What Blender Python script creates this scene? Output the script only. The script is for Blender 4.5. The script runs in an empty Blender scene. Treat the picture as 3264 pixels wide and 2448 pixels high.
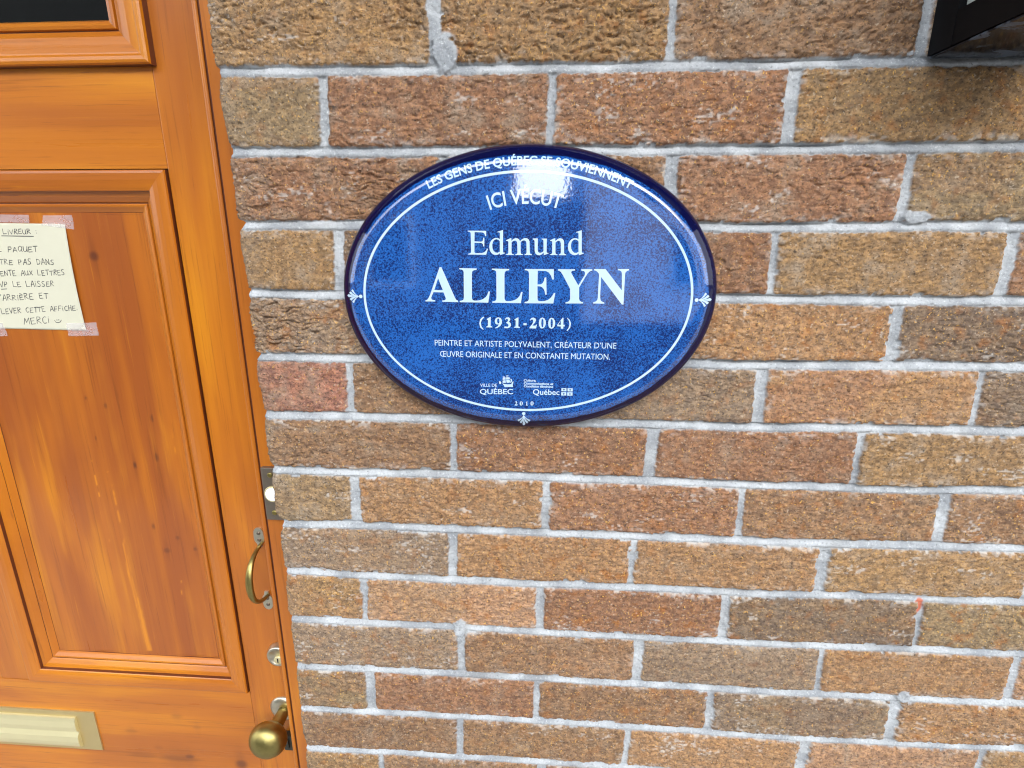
import bpy, bmesh, math, random
import numpy as np
from mathutils import Matrix, Vector, geometry

S = bpy.context.scene
COL = S.collection
random.seed(7)
Z0 = 1.85                      # height of the survey origin above the pavement

# ------------------------------------------------------------------ camera
cam_d = bpy.data.cameras.new("camera")
cam_d.sensor_width = 36.0
cam_d.lens = 19.2034
cam_d.clip_start = 0.01
cam_d.clip_end = 2000
cam = bpy.data.objects.new("camera", cam_d)
COL.objects.link(cam)
RX = Vector((0.9978344, 0.06574775, 0.00193715))
RY = Vector((0.01960218, -0.26912619, -0.96290542))
RZ = Vector((-0.06278753, 0.96085812, -0.26983217))
m3 = Matrix((RX, -RY, -RZ)).transposed()
cam.matrix_world = Matrix.Translation((0.20016, -0.52863, -0.19722 + Z0)) @ m3.to_4x4()
S.camera = cam

# ------------------------------------------------------------------ sky, sun, exposure
SUN_EL, SUN_AZ = math.radians(25), math.radians(152)
w = bpy.data.worlds.new("World"); S.world = w; w.use_nodes = True
nt = w.node_tree
bg = nt.nodes["Background"]
sky = nt.nodes.new("ShaderNodeTexSky"); sky.sky_type = 'NISHITA'; sky.sun_disc = False
sky.sun_elevation = SUN_EL; sky.sun_rotation = SUN_AZ
sky.air_density = 1.0; sky.dust_density = 4.0; sky.ozone_density = 1.0
# thin bright overcast laid over the clear sky
tcw = nt.nodes.new("ShaderNodeTexCoord")
cn = nt.nodes.new("ShaderNodeTexNoise"); cn.inputs["Scale"].default_value = 2.6; cn.inputs["Detail"].default_value = 6
nt.links.new(tcw.outputs["Generated"], cn.inputs["Vector"])
cr = nt.nodes.new("ShaderNodeMapRange"); cr.inputs[1].default_value = 0.25; cr.inputs[2].default_value = 0.75; cr.inputs[3].default_value = 0.70; cr.inputs[4].default_value = 0.95
nt.links.new(cn.outputs[0], cr.inputs[0])
cm = nt.nodes.new("ShaderNodeMix"); cm.data_type = 'RGBA'
gd = nt.nodes.new("ShaderNodeVectorMath"); gd.operation = 'DOT_PRODUCT'        # added bright sky lobe over the street, aimed to whiten the plaque reflection
gd.inputs[1].default_value = (0.05, -math.cos(math.radians(24)), math.sin(math.radians(24)))
nt.links.new(tcw.outputs["Generated"], gd.inputs[0])
gm = nt.nodes.new("ShaderNodeMath"); gm.operation = 'MAXIMUM'; nt.links.new(gd.outputs["Value"], gm.inputs[0]); gm.inputs[1].default_value = 0.0
gp = nt.nodes.new("ShaderNodeMath"); gp.operation = 'POWER'; nt.links.new(gm.outputs[0], gp.inputs[0]); gp.inputs[1].default_value = 6.0
gs = nt.nodes.new("ShaderNodeMix"); gs.data_type = 'RGBA'
gs.inputs[6].default_value = (16.0, 16.8, 18.0, 1); gs.inputs[7].default_value = (58, 62, 67, 1)
nt.links.new(gp.outputs[0], gs.inputs[0]); nt.links.new(gs.outputs[2], cm.inputs[7])
nt.links.new(cr.outputs[0], cm.inputs[0]); nt.links.new(sky.outputs[0], cm.inputs[6])
nt.links.new(cm.outputs[2], bg.inputs[0]); bg.inputs[1].default_value = 0.13
sun_d = bpy.data.lights.new("sun", 'SUN'); sun_d.energy = 1.2; sun_d.angle = math.radians(30)
sun_d.color = (1.0, 0.95, 0.88)
sun = bpy.data.objects.new("sun", sun_d); COL.objects.link(sun)
sd = Vector((math.sin(SUN_AZ) * math.cos(SUN_EL), math.cos(SUN_AZ) * math.cos(SUN_EL), math.sin(SUN_EL)))
sun.rotation_euler = sd.to_track_quat('Z', 'Y').to_euler()
sun.location = (2, -6, 9)
S.view_settings.view_transform = 'Standard'; S.view_settings.look = 'None'
S.view_settings.exposure = 0.42; S.view_settings.gamma = 1.0
S.cycles.max_bounces = 8
S.cycles.filter_width = 1.15

# ------------------------------------------------------------------ survey tables (metres, measured on the wall)
BEDS=[[(-0.0959, -0.0598), (0.0004, -0.0607), (0.1104, -0.0607), (0.2275, -0.061), (0.3342, -0.0617), (0.4523, -0.0604), (0.5813, -0.0609)], [(-0.0944, -0.1273), (-0.0057, -0.1276), (0.1026, -0.1275), (0.2607, -0.1276), (0.3487, -0.128), (0.4869, -0.127), (0.597, -0.1272)], [(-0.0749, -0.1921), (0.0062, -0.1926), (0.3602, -0.1935), (0.4924, -0.193), (0.6092, -0.1925)], [(-0.083, -0.2577), (-0.0145, -0.2587), (0.372, -0.2589), (0.4948, -0.2589), (0.6272, -0.2579)], [(-0.0831, -0.3226), (0.0031, -0.3225), (0.3487, -0.3226), (0.476, -0.3219), (0.642, -0.3204)], [(-0.0789, -0.3864), (0.0053, -0.3855), (0.0861, -0.3855), (0.2434, -0.386), (0.4177, -0.3863), (0.5544, -0.385), (0.654, -0.3846)], [(-0.0825, -0.4499), (0.0078, -0.4492), (0.134, -0.4484), (0.1973, -0.4481), (0.3064, -0.4492), (0.4255, -0.4495), (0.5666, -0.4501), (0.6687, -0.4471)], [(-0.0764, -0.5149), (0.0033, -0.5133), (0.1331, -0.5143), (0.1984, -0.5147), (0.2859, -0.5138), (0.4335, -0.5154), (0.5548, -0.5138), (0.6841, -0.5126)], [(-0.0695, -0.5758), (-0.0013, -0.5772), (0.1323, -0.5786), (0.1994, -0.579), (0.2895, -0.5782), (0.4414, -0.5788), (0.537, -0.5764), (0.6286, -0.577), (0.6994, -0.5761)], [(-0.0735, -0.642), (0.0243, -0.6414), (0.1884, -0.6428), (0.3216, -0.6431), (0.4784, -0.6443), (0.6055, -0.6427), (0.7147, -0.6412)], [(-0.0657, -0.7094), (0.0204, -0.7081), (0.1892, -0.7085), (0.3261, -0.7093), (0.4743, -0.7101), (0.618, -0.7092), (0.7305, -0.7081)], [(-0.0572, -0.7727), (0.0166, -0.7723), (0.1899, -0.7717), (0.3304, -0.7731), (0.4894, -0.7751), (0.6303, -0.7739), (0.7455, -0.772)], [(-0.0629, -0.8373), (0.013, -0.8349), (0.1907, -0.8362), (0.3063, -0.8357)]]
HEADS={1: [((0.0978, -0.0073), (0.0982, -0.0405)), ((0.2995, -0.0115), (0.3002, -0.057)), ((0.5034, -0.0179), (0.5041, -0.0555))], 2: [((-0.0045, -0.0663), (-0.0075, -0.1208)), ((0.201, -0.0672), (0.1985, -0.1195)), ((0.4053, -0.0689), (0.4054, -0.1218))], 3: [((0.3071, -0.1346), (0.3103, -0.16)), ((0.5124, -0.1322), (0.5126, -0.1868))], 4: [((-0.0016, -0.1972), (-0.0046, -0.2512)), ((0.4065, -0.1995), (0.4085, -0.2524)), ((0.6121, -0.1963), (0.6131, -0.2537))], 5: [((0.5257, -0.2618), (0.5285, -0.316))], 6: [((-0.0019, -0.3282), (-0.0028, -0.3814)), ((0.4105, -0.3275), (0.4115, -0.3807)), ((0.6135, -0.3268), (0.6148, -0.3788))], 7: [((0.1044, -0.3926), (0.103, -0.4414)), ((0.3096, -0.3938), (0.3083, -0.4441)), ((0.5126, -0.3924), (0.5145, -0.4426))], 8: [((-0.0055, -0.4556), (-0.0069, -0.5063)), ((0.2027, -0.4567), (0.202, -0.508)), ((0.4057, -0.458), (0.4067, -0.5095)), ((0.6074, -0.4552), (0.6087, -0.504))], 9: [((0.1009, -0.5191), (0.0981, -0.5724)), ((0.2988, -0.5209), (0.2968, -0.5718)), ((0.4988, -0.5214), (0.4997, -0.5705))], 10: [((-0.0038, -0.5869), (-0.0072, -0.6344)), ((0.1978, -0.5864), (0.1979, -0.6373)), ((0.4023, -0.5863), (0.4037, -0.6366)), ((0.6072, -0.5832), (0.6114, -0.6354))], 11: [((0.1063, -0.649), (0.1058, -0.7049)), ((0.3115, -0.6514), (0.3122, -0.7034)), ((0.5155, -0.6521), (0.5168, -0.7048)), ((0.7215, -0.6504), (0.724, -0.7019))], 12: [((-0.0066, -0.7177), (-0.008, -0.7668)), ((0.1957, -0.7147), (0.1957, -0.7662)), ((0.3994, -0.7161), (0.3996, -0.7674)), ((0.6053, -0.7168), (0.6071, -0.7687))], 13: [((0.1025, -0.7783), (0.1005, -0.83)), ((0.3073, -0.781), (0.3053, -0.8322)), ((0.5154, -0.7809), (0.5127, -0.8187)), ((0.7151, -0.7813), (0.7142, -0.8041))]}
EDGE=[(-0.1022, -0.0063), (-0.1023, -0.0215), (-0.103, -0.043), (-0.1021, -0.055), (-0.0993, -0.0616), (-0.101, -0.0767), (-0.101, -0.0909), (-0.0995, -0.1036), (-0.0991, -0.1175), (-0.0967, -0.1283), (-0.1004, -0.1324), (-0.1004, -0.1456), (-0.0997, -0.1601), (-0.0995, -0.17), (-0.0996, -0.1864), (-0.0948, -0.1898), (-0.0963, -0.1942), (-0.0995, -0.1968), (-0.0994, -0.2172), (-0.0973, -0.2343), (-0.0974, -0.2546), (-0.0996, -0.2636), (-0.0999, -0.2832), (-0.0979, -0.306), (-0.0987, -0.3168), (-0.0958, -0.3207), (-0.0991, -0.3254), (-0.1007, -0.3455), (-0.098, -0.3615), (-0.0976, -0.383), (-0.0984, -0.4032), (-0.0986, -0.4277), (-0.0969, -0.4427), (-0.097, -0.4524), (-0.0987, -0.4607), (-0.0983, -0.4747), (-0.0995, -0.5002), (-0.0958, -0.5086), (-0.0928, -0.5144), (-0.0963, -0.5261), (-0.0967, -0.5515), (-0.0956, -0.574), (-0.0977, -0.5977), (-0.0992, -0.6265), (-0.0964, -0.6394), (-0.0982, -0.6621), (-0.0976, -0.6957), (-0.0978, -0.7128), (-0.0988, -0.7479), (-0.0984, -0.7711), (-0.0998, -0.784), (-0.0994, -0.8114), (-0.0976, -0.83), (-0.0997, -0.8586)]
SURNAME=[[[(-0.07849, 0.02721), (-0.07683, 0.02721), (-0.06513, -0.00074), (-0.06425, -0.00231), (-0.06242, -0.00332), (-0.06247, -0.00461), (-0.07724, -0.00425), (-0.07719, -0.00305), (-0.07484, -0.00286), (-0.07367, -0.00166), (-0.07425, 0.00018), (-0.07576, 0.00431), (-0.08509, 0.00459), (-0.08685, 0.00111), (-0.08759, -0.00074), (-0.08701, -0.00231), (-0.08395, -0.00304), (-0.08399, -0.00406), (-0.0932, -0.00397), (-0.09316, -0.00304), (-0.09143, -0.00249), (-0.08973, -0.00027), (-0.08816, 0.00295)], [(-0.08023, 0.01724), (-0.08425, 0.00661), (-0.07633, 0.00632)]], [[(-0.0603, 0.02634), (-0.04445, 0.02592), (-0.04447, 0.02485), (-0.04705, 0.02432), (-0.04846, 0.02326), (-0.04889, 0.02102), (-0.04941, -0.00121), (-0.0487, -0.00259), (-0.04686, -0.00323), (-0.0436, -0.00305), (-0.03987, -0.00213), (-0.03704, -0.0003), (-0.03515, 0.00199), (-0.03398, 0.00518), (-0.03259, 0.00518), (-0.03436, -0.00507), (-0.06088, -0.00461), (-0.06084, -0.00351), (-0.05868, -0.00305), (-0.05735, -0.00213), (-0.05692, -0.00029), (-0.05638, 0.02239), (-0.0567, 0.024), (-0.05805, 0.0249), (-0.06033, 0.02526)]], [[(-0.03047, 0.02578), (-0.01474, 0.02536), (-0.01474, 0.0243), (-0.0173, 0.02377), (-0.01867, 0.02271), (-0.01906, 0.02048), (-0.01923, -0.00168), (-0.0185, -0.00305), (-0.01667, -0.00369), (-0.01343, -0.00351), (-0.00974, -0.00259), (-0.00697, -0.00077), (-0.00512, 0.00151), (-0.00401, 0.00469), (-0.00264, 0.00469), (-0.00423, -0.00552), (-0.03056, -0.00507), (-0.03054, -0.00397), (-0.0284, -0.00351), (-0.02709, -0.00259), (-0.02669, -0.00076), (-0.02652, 0.02184), (-0.02686, 0.02345), (-0.02822, 0.02434), (-0.03049, 0.02471)]], [[(-0.00059, 0.02531), (0.02556, 0.02503), (0.02568, 0.01589), (0.02432, 0.01589), (0.02293, 0.01946), (0.0211, 0.02213), (0.01838, 0.02347), (0.01116, 0.02376), (0.01095, 0.01144), (0.01394, 0.01161), (0.01575, 0.01278), (0.01691, 0.01501), (0.01734, 0.01769), (0.01888, 0.01769), (0.01929, 0.00222), (0.01811, 0.00222), (0.01744, 0.00557), (0.01606, 0.00828), (0.01396, 0.00964), (0.01095, 0.00991), (0.01101, -0.00168), (0.01156, -0.00305), (0.01312, -0.00369), (0.01678, -0.0036), (0.02043, -0.0026), (0.02315, -0.0005), (0.02494, 0.00195), (0.02583, 0.00376), (0.02719, 0.00375), (0.02549, -0.00579), (-0.00083, -0.00552), (-0.00082, -0.00442), (0.00147, -0.00397), (0.00276, -0.00287), (0.00322, -0.00123), (0.0033, 0.0213), (0.00275, 0.02308), (0.00149, 0.02397), (-0.00059, 0.02424)]], [[(0.02943, 0.02502), (0.04457, 0.02488), (0.0446, 0.02382), (0.04219, 0.02356), (0.04113, 0.0225), (0.04152, 0.02117), (0.04788, 0.01047), (0.05347, 0.01981), (0.05387, 0.02158), (0.05293, 0.02308), (0.05023, 0.0238), (0.0502, 0.02494), (0.06002, 0.02482), (0.06005, 0.02376), (0.05784, 0.02306), (0.05585, 0.02113), (0.04864, 0.00868), (0.0489, -0.00169), (0.04948, -0.00324), (0.05077, -0.00414), (0.05251, -0.0046), (0.05254, -0.00578), (0.03663, -0.00579), (0.03661, -0.00469), (0.03869, -0.00424), (0.04004, -0.00324), (0.04073, -0.00169), (0.04055, 0.00734), (0.03373, 0.01987), (0.03216, 0.02227), (0.03053, 0.0236), (0.02944, 0.02387)]], [[(0.06162, 0.02499), (0.07175, 0.02495), (0.08706, 0.00594), (0.08655, 0.02103), (0.08585, 0.02279), (0.08449, 0.02367), (0.08297, 0.02386), (0.08293, 0.02491), (0.09265, 0.02487), (0.09271, 0.02382), (0.09097, 0.02321), (0.08961, 0.0219), (0.08934, 0.02014), (0.08917, -0.00686), (0.08763, -0.00668), (0.06809, 0.01799), (0.06784, -0.00034), (0.06838, -0.00306), (0.06978, -0.00414), (0.07179, -0.00487), (0.07183, -0.00596), (0.0617, -0.00578), (0.06166, -0.00469), (0.06408, -0.00396), (0.06539, -0.0026), (0.06577, -0.00034), (0.06621, 0.02065), (0.06473, 0.02242), (0.06318, 0.02357), (0.06165, 0.02393)]]]
FORENAME=[[[(-0.0516, 0.05908), (-0.03515, 0.05877), (-0.03506, 0.05422), (-0.03599, 0.05423), (-0.03638, 0.05583), (-0.03716, 0.0569), (-0.03869, 0.0575), (-0.04546, 0.05779), (-0.0458, 0.04978), (-0.0398, 0.0495), (-0.03867, 0.04991), (-0.03803, 0.05092), (-0.03768, 0.05288), (-0.03682, 0.05287), (-0.03698, 0.04531), (-0.03785, 0.04532), (-0.03818, 0.04711), (-0.0389, 0.04801), (-0.04013, 0.04832), (-0.04583, 0.04847), (-0.04604, 0.04069), (-0.04563, 0.03978), (-0.0447, 0.03947), (-0.03909, 0.03956), (-0.0369, 0.04033), (-0.03532, 0.04183), (-0.03467, 0.04332), (-0.03374, 0.04331), (-0.0354, 0.03792), (-0.05178, 0.03831), (-0.05176, 0.03903), (-0.05013, 0.03926), (-0.04924, 0.03998), (-0.04902, 0.041), (-0.04902, 0.05652), (-0.04935, 0.0577), (-0.05021, 0.05818), (-0.05162, 0.05837)]], [[(-0.01992, 0.05941), (-0.02016, 0.04054), (-0.01985, 0.03994), (-0.01831, 0.03963), (-0.01832, 0.03921), (-0.0228, 0.03767), (-0.02296, 0.03935), (-0.02452, 0.03816), (-0.02639, 0.03769), (-0.02856, 0.03806), (-0.03071, 0.03952), (-0.03209, 0.04181), (-0.03259, 0.0448), (-0.0321, 0.04779), (-0.03082, 0.05016), (-0.02894, 0.05181), (-0.02677, 0.05262), (-0.02462, 0.05249), (-0.02291, 0.05158), (-0.02284, 0.05661), (-0.0232, 0.05738), (-0.02498, 0.05739), (-0.02497, 0.05792)], [(-0.02294, 0.04951), (-0.02403, 0.05082), (-0.02587, 0.05149), (-0.02773, 0.05091), (-0.02911, 0.04925), (-0.02978, 0.04658), (-0.02958, 0.04359), (-0.02869, 0.04149), (-0.02698, 0.03998), (-0.02512, 0.03967), (-0.02306, 0.04067)]], [[(-0.01727, 0.05054), (-0.01326, 0.05229), (-0.01252, 0.05228), (-0.01254, 0.05003), (-0.01081, 0.0515), (-0.00896, 0.05225), (-0.007, 0.05206), (-0.0056, 0.05117), (-0.00487, 0.04968), (-0.00284, 0.05144), (-0.0007, 0.05231), (0.00144, 0.05212), (0.00297, 0.05099), (0.0037, 0.04933), (0.00389, 0.0398), (0.00439, 0.0386), (0.00587, 0.03812), (0.00587, 0.03752), (-0.00072, 0.03761), (-0.00072, 0.03821), (0.00051, 0.03862), (0.001, 0.03982), (0.00095, 0.04757), (0.00052, 0.04935), (-0.00052, 0.05024), (-0.00193, 0.05025), (-0.00346, 0.04955), (-0.00426, 0.04879), (-0.00429, 0.03985), (-0.0038, 0.03865), (-0.00226, 0.03822), (-0.00227, 0.03762), (-0.00906, 0.03766), (-0.00905, 0.03826), (-0.00769, 0.03867), (-0.00719, 0.03986), (-0.00727, 0.04762), (-0.00776, 0.04929), (-0.00867, 0.05012), (-0.01008, 0.05013), (-0.01144, 0.04955), (-0.01237, 0.04872), (-0.01244, 0.03989), (-0.01201, 0.03869), (-0.01041, 0.03826), (-0.01041, 0.03766), (-0.01753, 0.03782), (-0.01752, 0.03842), (-0.01597, 0.03871), (-0.01534, 0.03961), (-0.01525, 0.04886), (-0.01561, 0.04975), (-0.01727, 0.04994)]], [[(0.00663, 0.05196), (0.01109, 0.05193), (0.01095, 0.04215), (0.01139, 0.04036), (0.01262, 0.03945), (0.01434, 0.03962), (0.01617, 0.04081), (0.0161, 0.04983), (0.01567, 0.05072), (0.01438, 0.05114), (0.01438, 0.05173), (0.01901, 0.0517), (0.01893, 0.04031), (0.01924, 0.03954), (0.02077, 0.03929), (0.02078, 0.03881), (0.0165, 0.03734), (0.01636, 0.03973), (0.01465, 0.03807), (0.01251, 0.03724), (0.01036, 0.03767), (0.00894, 0.03888), (0.00832, 0.04097), (0.00817, 0.04959), (0.00774, 0.05048), (0.00663, 0.05108)]], [[(0.022, 0.05026), (0.02581, 0.05189), (0.02654, 0.05188), (0.02657, 0.04946), (0.02855, 0.05122), (0.03067, 0.05197), (0.0328, 0.05148), (0.03404, 0.05), (0.03438, 0.04794), (0.03453, 0.03933), (0.03503, 0.03832), (0.03638, 0.03795), (0.0364, 0.03723), (0.02998, 0.03727), (0.02997, 0.03787), (0.03118, 0.03834), (0.03166, 0.03935), (0.03147, 0.04736), (0.03102, 0.04902), (0.02979, 0.04985), (0.02828, 0.04945), (0.02677, 0.04828), (0.02677, 0.03967), (0.02721, 0.03848), (0.02862, 0.03805), (0.02863, 0.03739), (0.02202, 0.03749), (0.02201, 0.03809), (0.02341, 0.0385), (0.02396, 0.03939), (0.02385, 0.0486), (0.02341, 0.04949), (0.02201, 0.04961)]], [[(0.04973, 0.05867), (0.05022, 0.03996), (0.05054, 0.03936), (0.05206, 0.03906), (0.05208, 0.03864), (0.04774, 0.03711), (0.04751, 0.03878), (0.04602, 0.0376), (0.0442, 0.03713), (0.04206, 0.0375), (0.0399, 0.03894), (0.03845, 0.04121), (0.03785, 0.04419), (0.03821, 0.04714), (0.03938, 0.04949), (0.04116, 0.05113), (0.04326, 0.05194), (0.04538, 0.0518), (0.04709, 0.05091), (0.04697, 0.05589), (0.04659, 0.05665), (0.04484, 0.05667), (0.04483, 0.05719)], [(0.04714, 0.04885), (0.04602, 0.05015), (0.04419, 0.05081), (0.04239, 0.05024), (0.0411, 0.0486), (0.04055, 0.04594), (0.04085, 0.04298), (0.04181, 0.0409), (0.04354, 0.0394), (0.04538, 0.03909), (0.04736, 0.04009)]]]
YEARS=[[[(-0.0391, -0.01805), (-0.03837, -0.01861), (-0.04076, -0.02114), (-0.04177, -0.02395), (-0.04118, -0.02725), (-0.03973, -0.02932), (-0.03908, -0.02988), (-0.03975, -0.03026), (-0.04233, -0.02819), (-0.04319, -0.02443), (-0.04235, -0.02086), (-0.04071, -0.01899)]], [[(-0.03606, -0.02019), (-0.03294, -0.01832), (-0.03228, -0.01832), (-0.03263, -0.02675), (-0.03104, -0.0274), (-0.03106, -0.02816), (-0.03669, -0.02799), (-0.03668, -0.02742), (-0.03516, -0.02676), (-0.03496, -0.02112), (-0.03607, -0.02085)]], [[(-0.0251, -0.01858), (-0.02297, -0.01923), (-0.02188, -0.02156), (-0.0221, -0.02437), (-0.02354, -0.02672), (-0.0259, -0.02833), (-0.02807, -0.0289), (-0.02825, -0.02834), (-0.02617, -0.0272), (-0.02492, -0.02513), (-0.02679, -0.02532), (-0.02818, -0.02439), (-0.02861, -0.02205), (-0.02783, -0.01989), (-0.02641, -0.01877)], [(-0.0253, -0.01952), (-0.02625, -0.02045), (-0.02647, -0.02251), (-0.02593, -0.02419), (-0.02481, -0.02438), (-0.02423, -0.02297), (-0.02439, -0.02063)]], [[(-0.01926, -0.02044), (-0.01784, -0.01875), (-0.01579, -0.01847), (-0.01413, -0.01968), (-0.01433, -0.02136), (-0.01555, -0.02267), (-0.01398, -0.02388), (-0.01344, -0.02575), (-0.01439, -0.02782), (-0.01683, -0.02887), (-0.01963, -0.02859), (-0.01999, -0.02737), (-0.0184, -0.02718), (-0.01653, -0.02755), (-0.01577, -0.02623), (-0.01623, -0.02482), (-0.0179, -0.02389), (-0.01789, -0.02324), (-0.01648, -0.0223), (-0.01619, -0.0208), (-0.01711, -0.01987), (-0.0188, -0.02081)]], [[(-0.01023, -0.02051), (-0.00715, -0.01864), (-0.0065, -0.01864), (-0.00673, -0.02705), (-0.00515, -0.0277), (-0.00515, -0.02845), (-0.01075, -0.02828), (-0.01074, -0.02772), (-0.00925, -0.02706), (-0.00912, -0.02144), (-0.01023, -0.02116)]], [[(-0.00188, -0.02385), (0.001, -0.02394), (0.001, -0.02599), (-0.00188, -0.02591)]], [[(0.00425, -0.02104), (0.00517, -0.01945), (0.00702, -0.01871), (0.00905, -0.01944), (0.00971, -0.0213), (0.00888, -0.02335), (0.00629, -0.02617), (0.00908, -0.02634), (0.01, -0.02522), (0.01056, -0.0254), (0.00974, -0.02897), (0.0037, -0.0288), (0.00369, -0.02805), (0.00629, -0.02476), (0.00721, -0.02243), (0.00684, -0.02075), (0.00582, -0.02038), (0.00471, -0.0215)]], [[(0.0157, -0.01869), (0.01737, -0.01943), (0.01868, -0.02165), (0.01888, -0.02426), (0.01817, -0.02707), (0.0167, -0.02857), (0.01522, -0.02895), (0.01373, -0.0283), (0.0126, -0.02615), (0.0124, -0.02335), (0.01294, -0.02074), (0.01413, -0.01916)], [(0.01571, -0.01962), (0.01488, -0.02055), (0.01463, -0.02381), (0.01493, -0.02708), (0.01558, -0.02801), (0.01632, -0.02726), (0.01666, -0.02427), (0.01655, -0.02101)]], [[(0.02427, -0.01886), (0.02594, -0.0196), (0.02726, -0.02182), (0.02748, -0.02442), (0.02677, -0.02723), (0.02531, -0.02873), (0.02384, -0.02911), (0.02235, -0.02846), (0.02122, -0.02631), (0.021, -0.02351), (0.02153, -0.0209), (0.02271, -0.01932)], [(0.02428, -0.01978), (0.02346, -0.02071), (0.02322, -0.02397), (0.02354, -0.02724), (0.0242, -0.02817), (0.02493, -0.02742), (0.02526, -0.02443), (0.02513, -0.02117)]], [[(0.03411, -0.01893), (0.03503, -0.01893), (0.03496, -0.02534), (0.03616, -0.02543), (0.03618, -0.02701), (0.03499, -0.02701), (0.03502, -0.02907), (0.03271, -0.02898), (0.03268, -0.02702), (0.02945, -0.02684), (0.02943, -0.02535)], [(0.03259, -0.02144), (0.03035, -0.02535), (0.03265, -0.02544)]], [[(0.03806, -0.01911), (0.0387, -0.01892), (0.04085, -0.02095), (0.04202, -0.0242), (0.04145, -0.02793), (0.03894, -0.03121), (0.0381, -0.03074), (0.0398, -0.0284), (0.04065, -0.02467), (0.03985, -0.02142)]]]
MADE=[[[(-0.01046, -0.10158), (-0.01008, -0.10091), (-0.00933, -0.10058), (-0.00851, -0.10089), (-0.00825, -0.10167), (-0.00859, -0.10255), (-0.00965, -0.10375), (-0.00852, -0.10381), (-0.00815, -0.10333), (-0.00792, -0.10341), (-0.00827, -0.10492), (-0.0107, -0.10487), (-0.0107, -0.10455), (-0.00964, -0.10315), (-0.00926, -0.10216), (-0.00941, -0.10145), (-0.00982, -0.1013), (-0.01027, -0.10178)]], [[(-0.00427, -0.10052), (-0.0035, -0.10082), (-0.00291, -0.10176), (-0.00283, -0.10287), (-0.00317, -0.10406), (-0.00386, -0.1047), (-0.00454, -0.10487), (-0.00522, -0.1046), (-0.00573, -0.1037), (-0.00581, -0.10251), (-0.00555, -0.1014), (-0.005, -0.10072)], [(-0.00427, -0.10091), (-0.00466, -0.10131), (-0.00479, -0.1027), (-0.00467, -0.10408), (-0.00437, -0.10447), (-0.00403, -0.10415), (-0.00385, -0.10288), (-0.00389, -0.1015)]], [[(0.00027, -0.10129), (0.00133, -0.10045), (0.00156, -0.10045), (0.00149, -0.10417), (0.00204, -0.10445), (0.00204, -0.10478), (0.0001, -0.10472), (0.0001, -0.10448), (0.00062, -0.10418), (0.00065, -0.1017), (0.00027, -0.10158)]], [[(0.00619, -0.10039), (0.00697, -0.10069), (0.00758, -0.10163), (0.00767, -0.10273), (0.00733, -0.10392), (0.00663, -0.10456), (0.00594, -0.10473), (0.00525, -0.10446), (0.00472, -0.10356), (0.00463, -0.10238), (0.00489, -0.10127), (0.00546, -0.10059)], [(0.00619, -0.10078), (0.0058, -0.10118), (0.00568, -0.10256), (0.00581, -0.10394), (0.00611, -0.10433), (0.00646, -0.10401), (0.00663, -0.10275), (0.00658, -0.10137)]]]
SHIP=[[[(-0.02253, -0.08237), (-0.02045, -0.0832), (-0.01715, -0.08345), (-0.01385, -0.08314), (-0.01246, -0.08057), (-0.01153, -0.08056), (-0.01249, -0.08398), (-0.01212, -0.08597), (-0.02021, -0.08622), (-0.02129, -0.08407)]], [[(-0.02175, -0.07669), (-0.01927, -0.07638), (-0.01919, -0.07865), (-0.02216, -0.07907)]], [[(-0.01862, -0.07638), (-0.01544, -0.07635), (-0.01502, -0.07804), (-0.01601, -0.07833), (-0.01875, -0.07864)]], [[(-0.02206, -0.07964), (-0.01931, -0.07922), (-0.01906, -0.08177), (-0.01961, -0.08223), (-0.02209, -0.08191)]], [[(-0.01865, -0.07904), (-0.01546, -0.07878), (-0.01493, -0.08116), (-0.01604, -0.08185), (-0.01824, -0.08187)]], [[(-0.01463, -0.07747), (-0.013, -0.07887), (-0.01357, -0.08143), (-0.01494, -0.08184), (-0.01426, -0.07973)]], [[(-0.02201, -0.07568), (-0.02009, -0.07555), (-0.0201, -0.07639), (-0.02174, -0.07641)]], [[(-0.01871, -0.07469), (-0.01641, -0.07455), (-0.01664, -0.07551), (-0.01861, -0.07553)]], [[(-0.02564, -0.0807), (-0.02481, -0.08023), (-0.02345, -0.08124), (-0.02375, -0.08324), (-0.02529, -0.08297)]]]
FLAG=[[[(0.03425, -0.08678), (0.03903, -0.08672), (0.03909, -0.08979), (0.0343, -0.08985)], [(0.03632, -0.08732), (0.03698, -0.08731), (0.03704, -0.08799), (0.03775, -0.08793), (0.03776, -0.08856), (0.03705, -0.08862), (0.03696, -0.0893), (0.03641, -0.08931), (0.03629, -0.08863), (0.03558, -0.08858), (0.03557, -0.08795), (0.03628, -0.088)]], [[(0.04012, -0.08683), (0.04495, -0.08677), (0.04501, -0.0899), (0.04018, -0.08995)], [(0.04222, -0.0874), (0.04287, -0.08739), (0.04294, -0.08807), (0.04364, -0.08801), (0.04366, -0.08863), (0.04295, -0.0887), (0.04286, -0.08938), (0.04231, -0.08939), (0.04219, -0.08871), (0.04148, -0.08866), (0.04147, -0.08803), (0.04218, -0.08808)]], [[(0.03415, -0.09087), (0.03894, -0.09082), (0.039, -0.09407), (0.03421, -0.09413)], [(0.03623, -0.0915), (0.03689, -0.0915), (0.03695, -0.09218), (0.03766, -0.09212), (0.03767, -0.09274), (0.03696, -0.09281), (0.03687, -0.0935), (0.03632, -0.0935), (0.0362, -0.09282), (0.03549, -0.09277), (0.03548, -0.09214), (0.03619, -0.09219)]], [[(0.03993, -0.09092), (0.04493, -0.09086), (0.045, -0.09417), (0.03999, -0.09423)], [(0.04211, -0.09158), (0.04277, -0.09157), (0.04284, -0.09226), (0.04354, -0.09219), (0.04355, -0.09282), (0.04285, -0.09288), (0.04275, -0.09357), (0.04221, -0.09358), (0.04209, -0.09289), (0.04138, -0.09284), (0.04137, -0.09222), (0.04207, -0.09226)]]]
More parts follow.
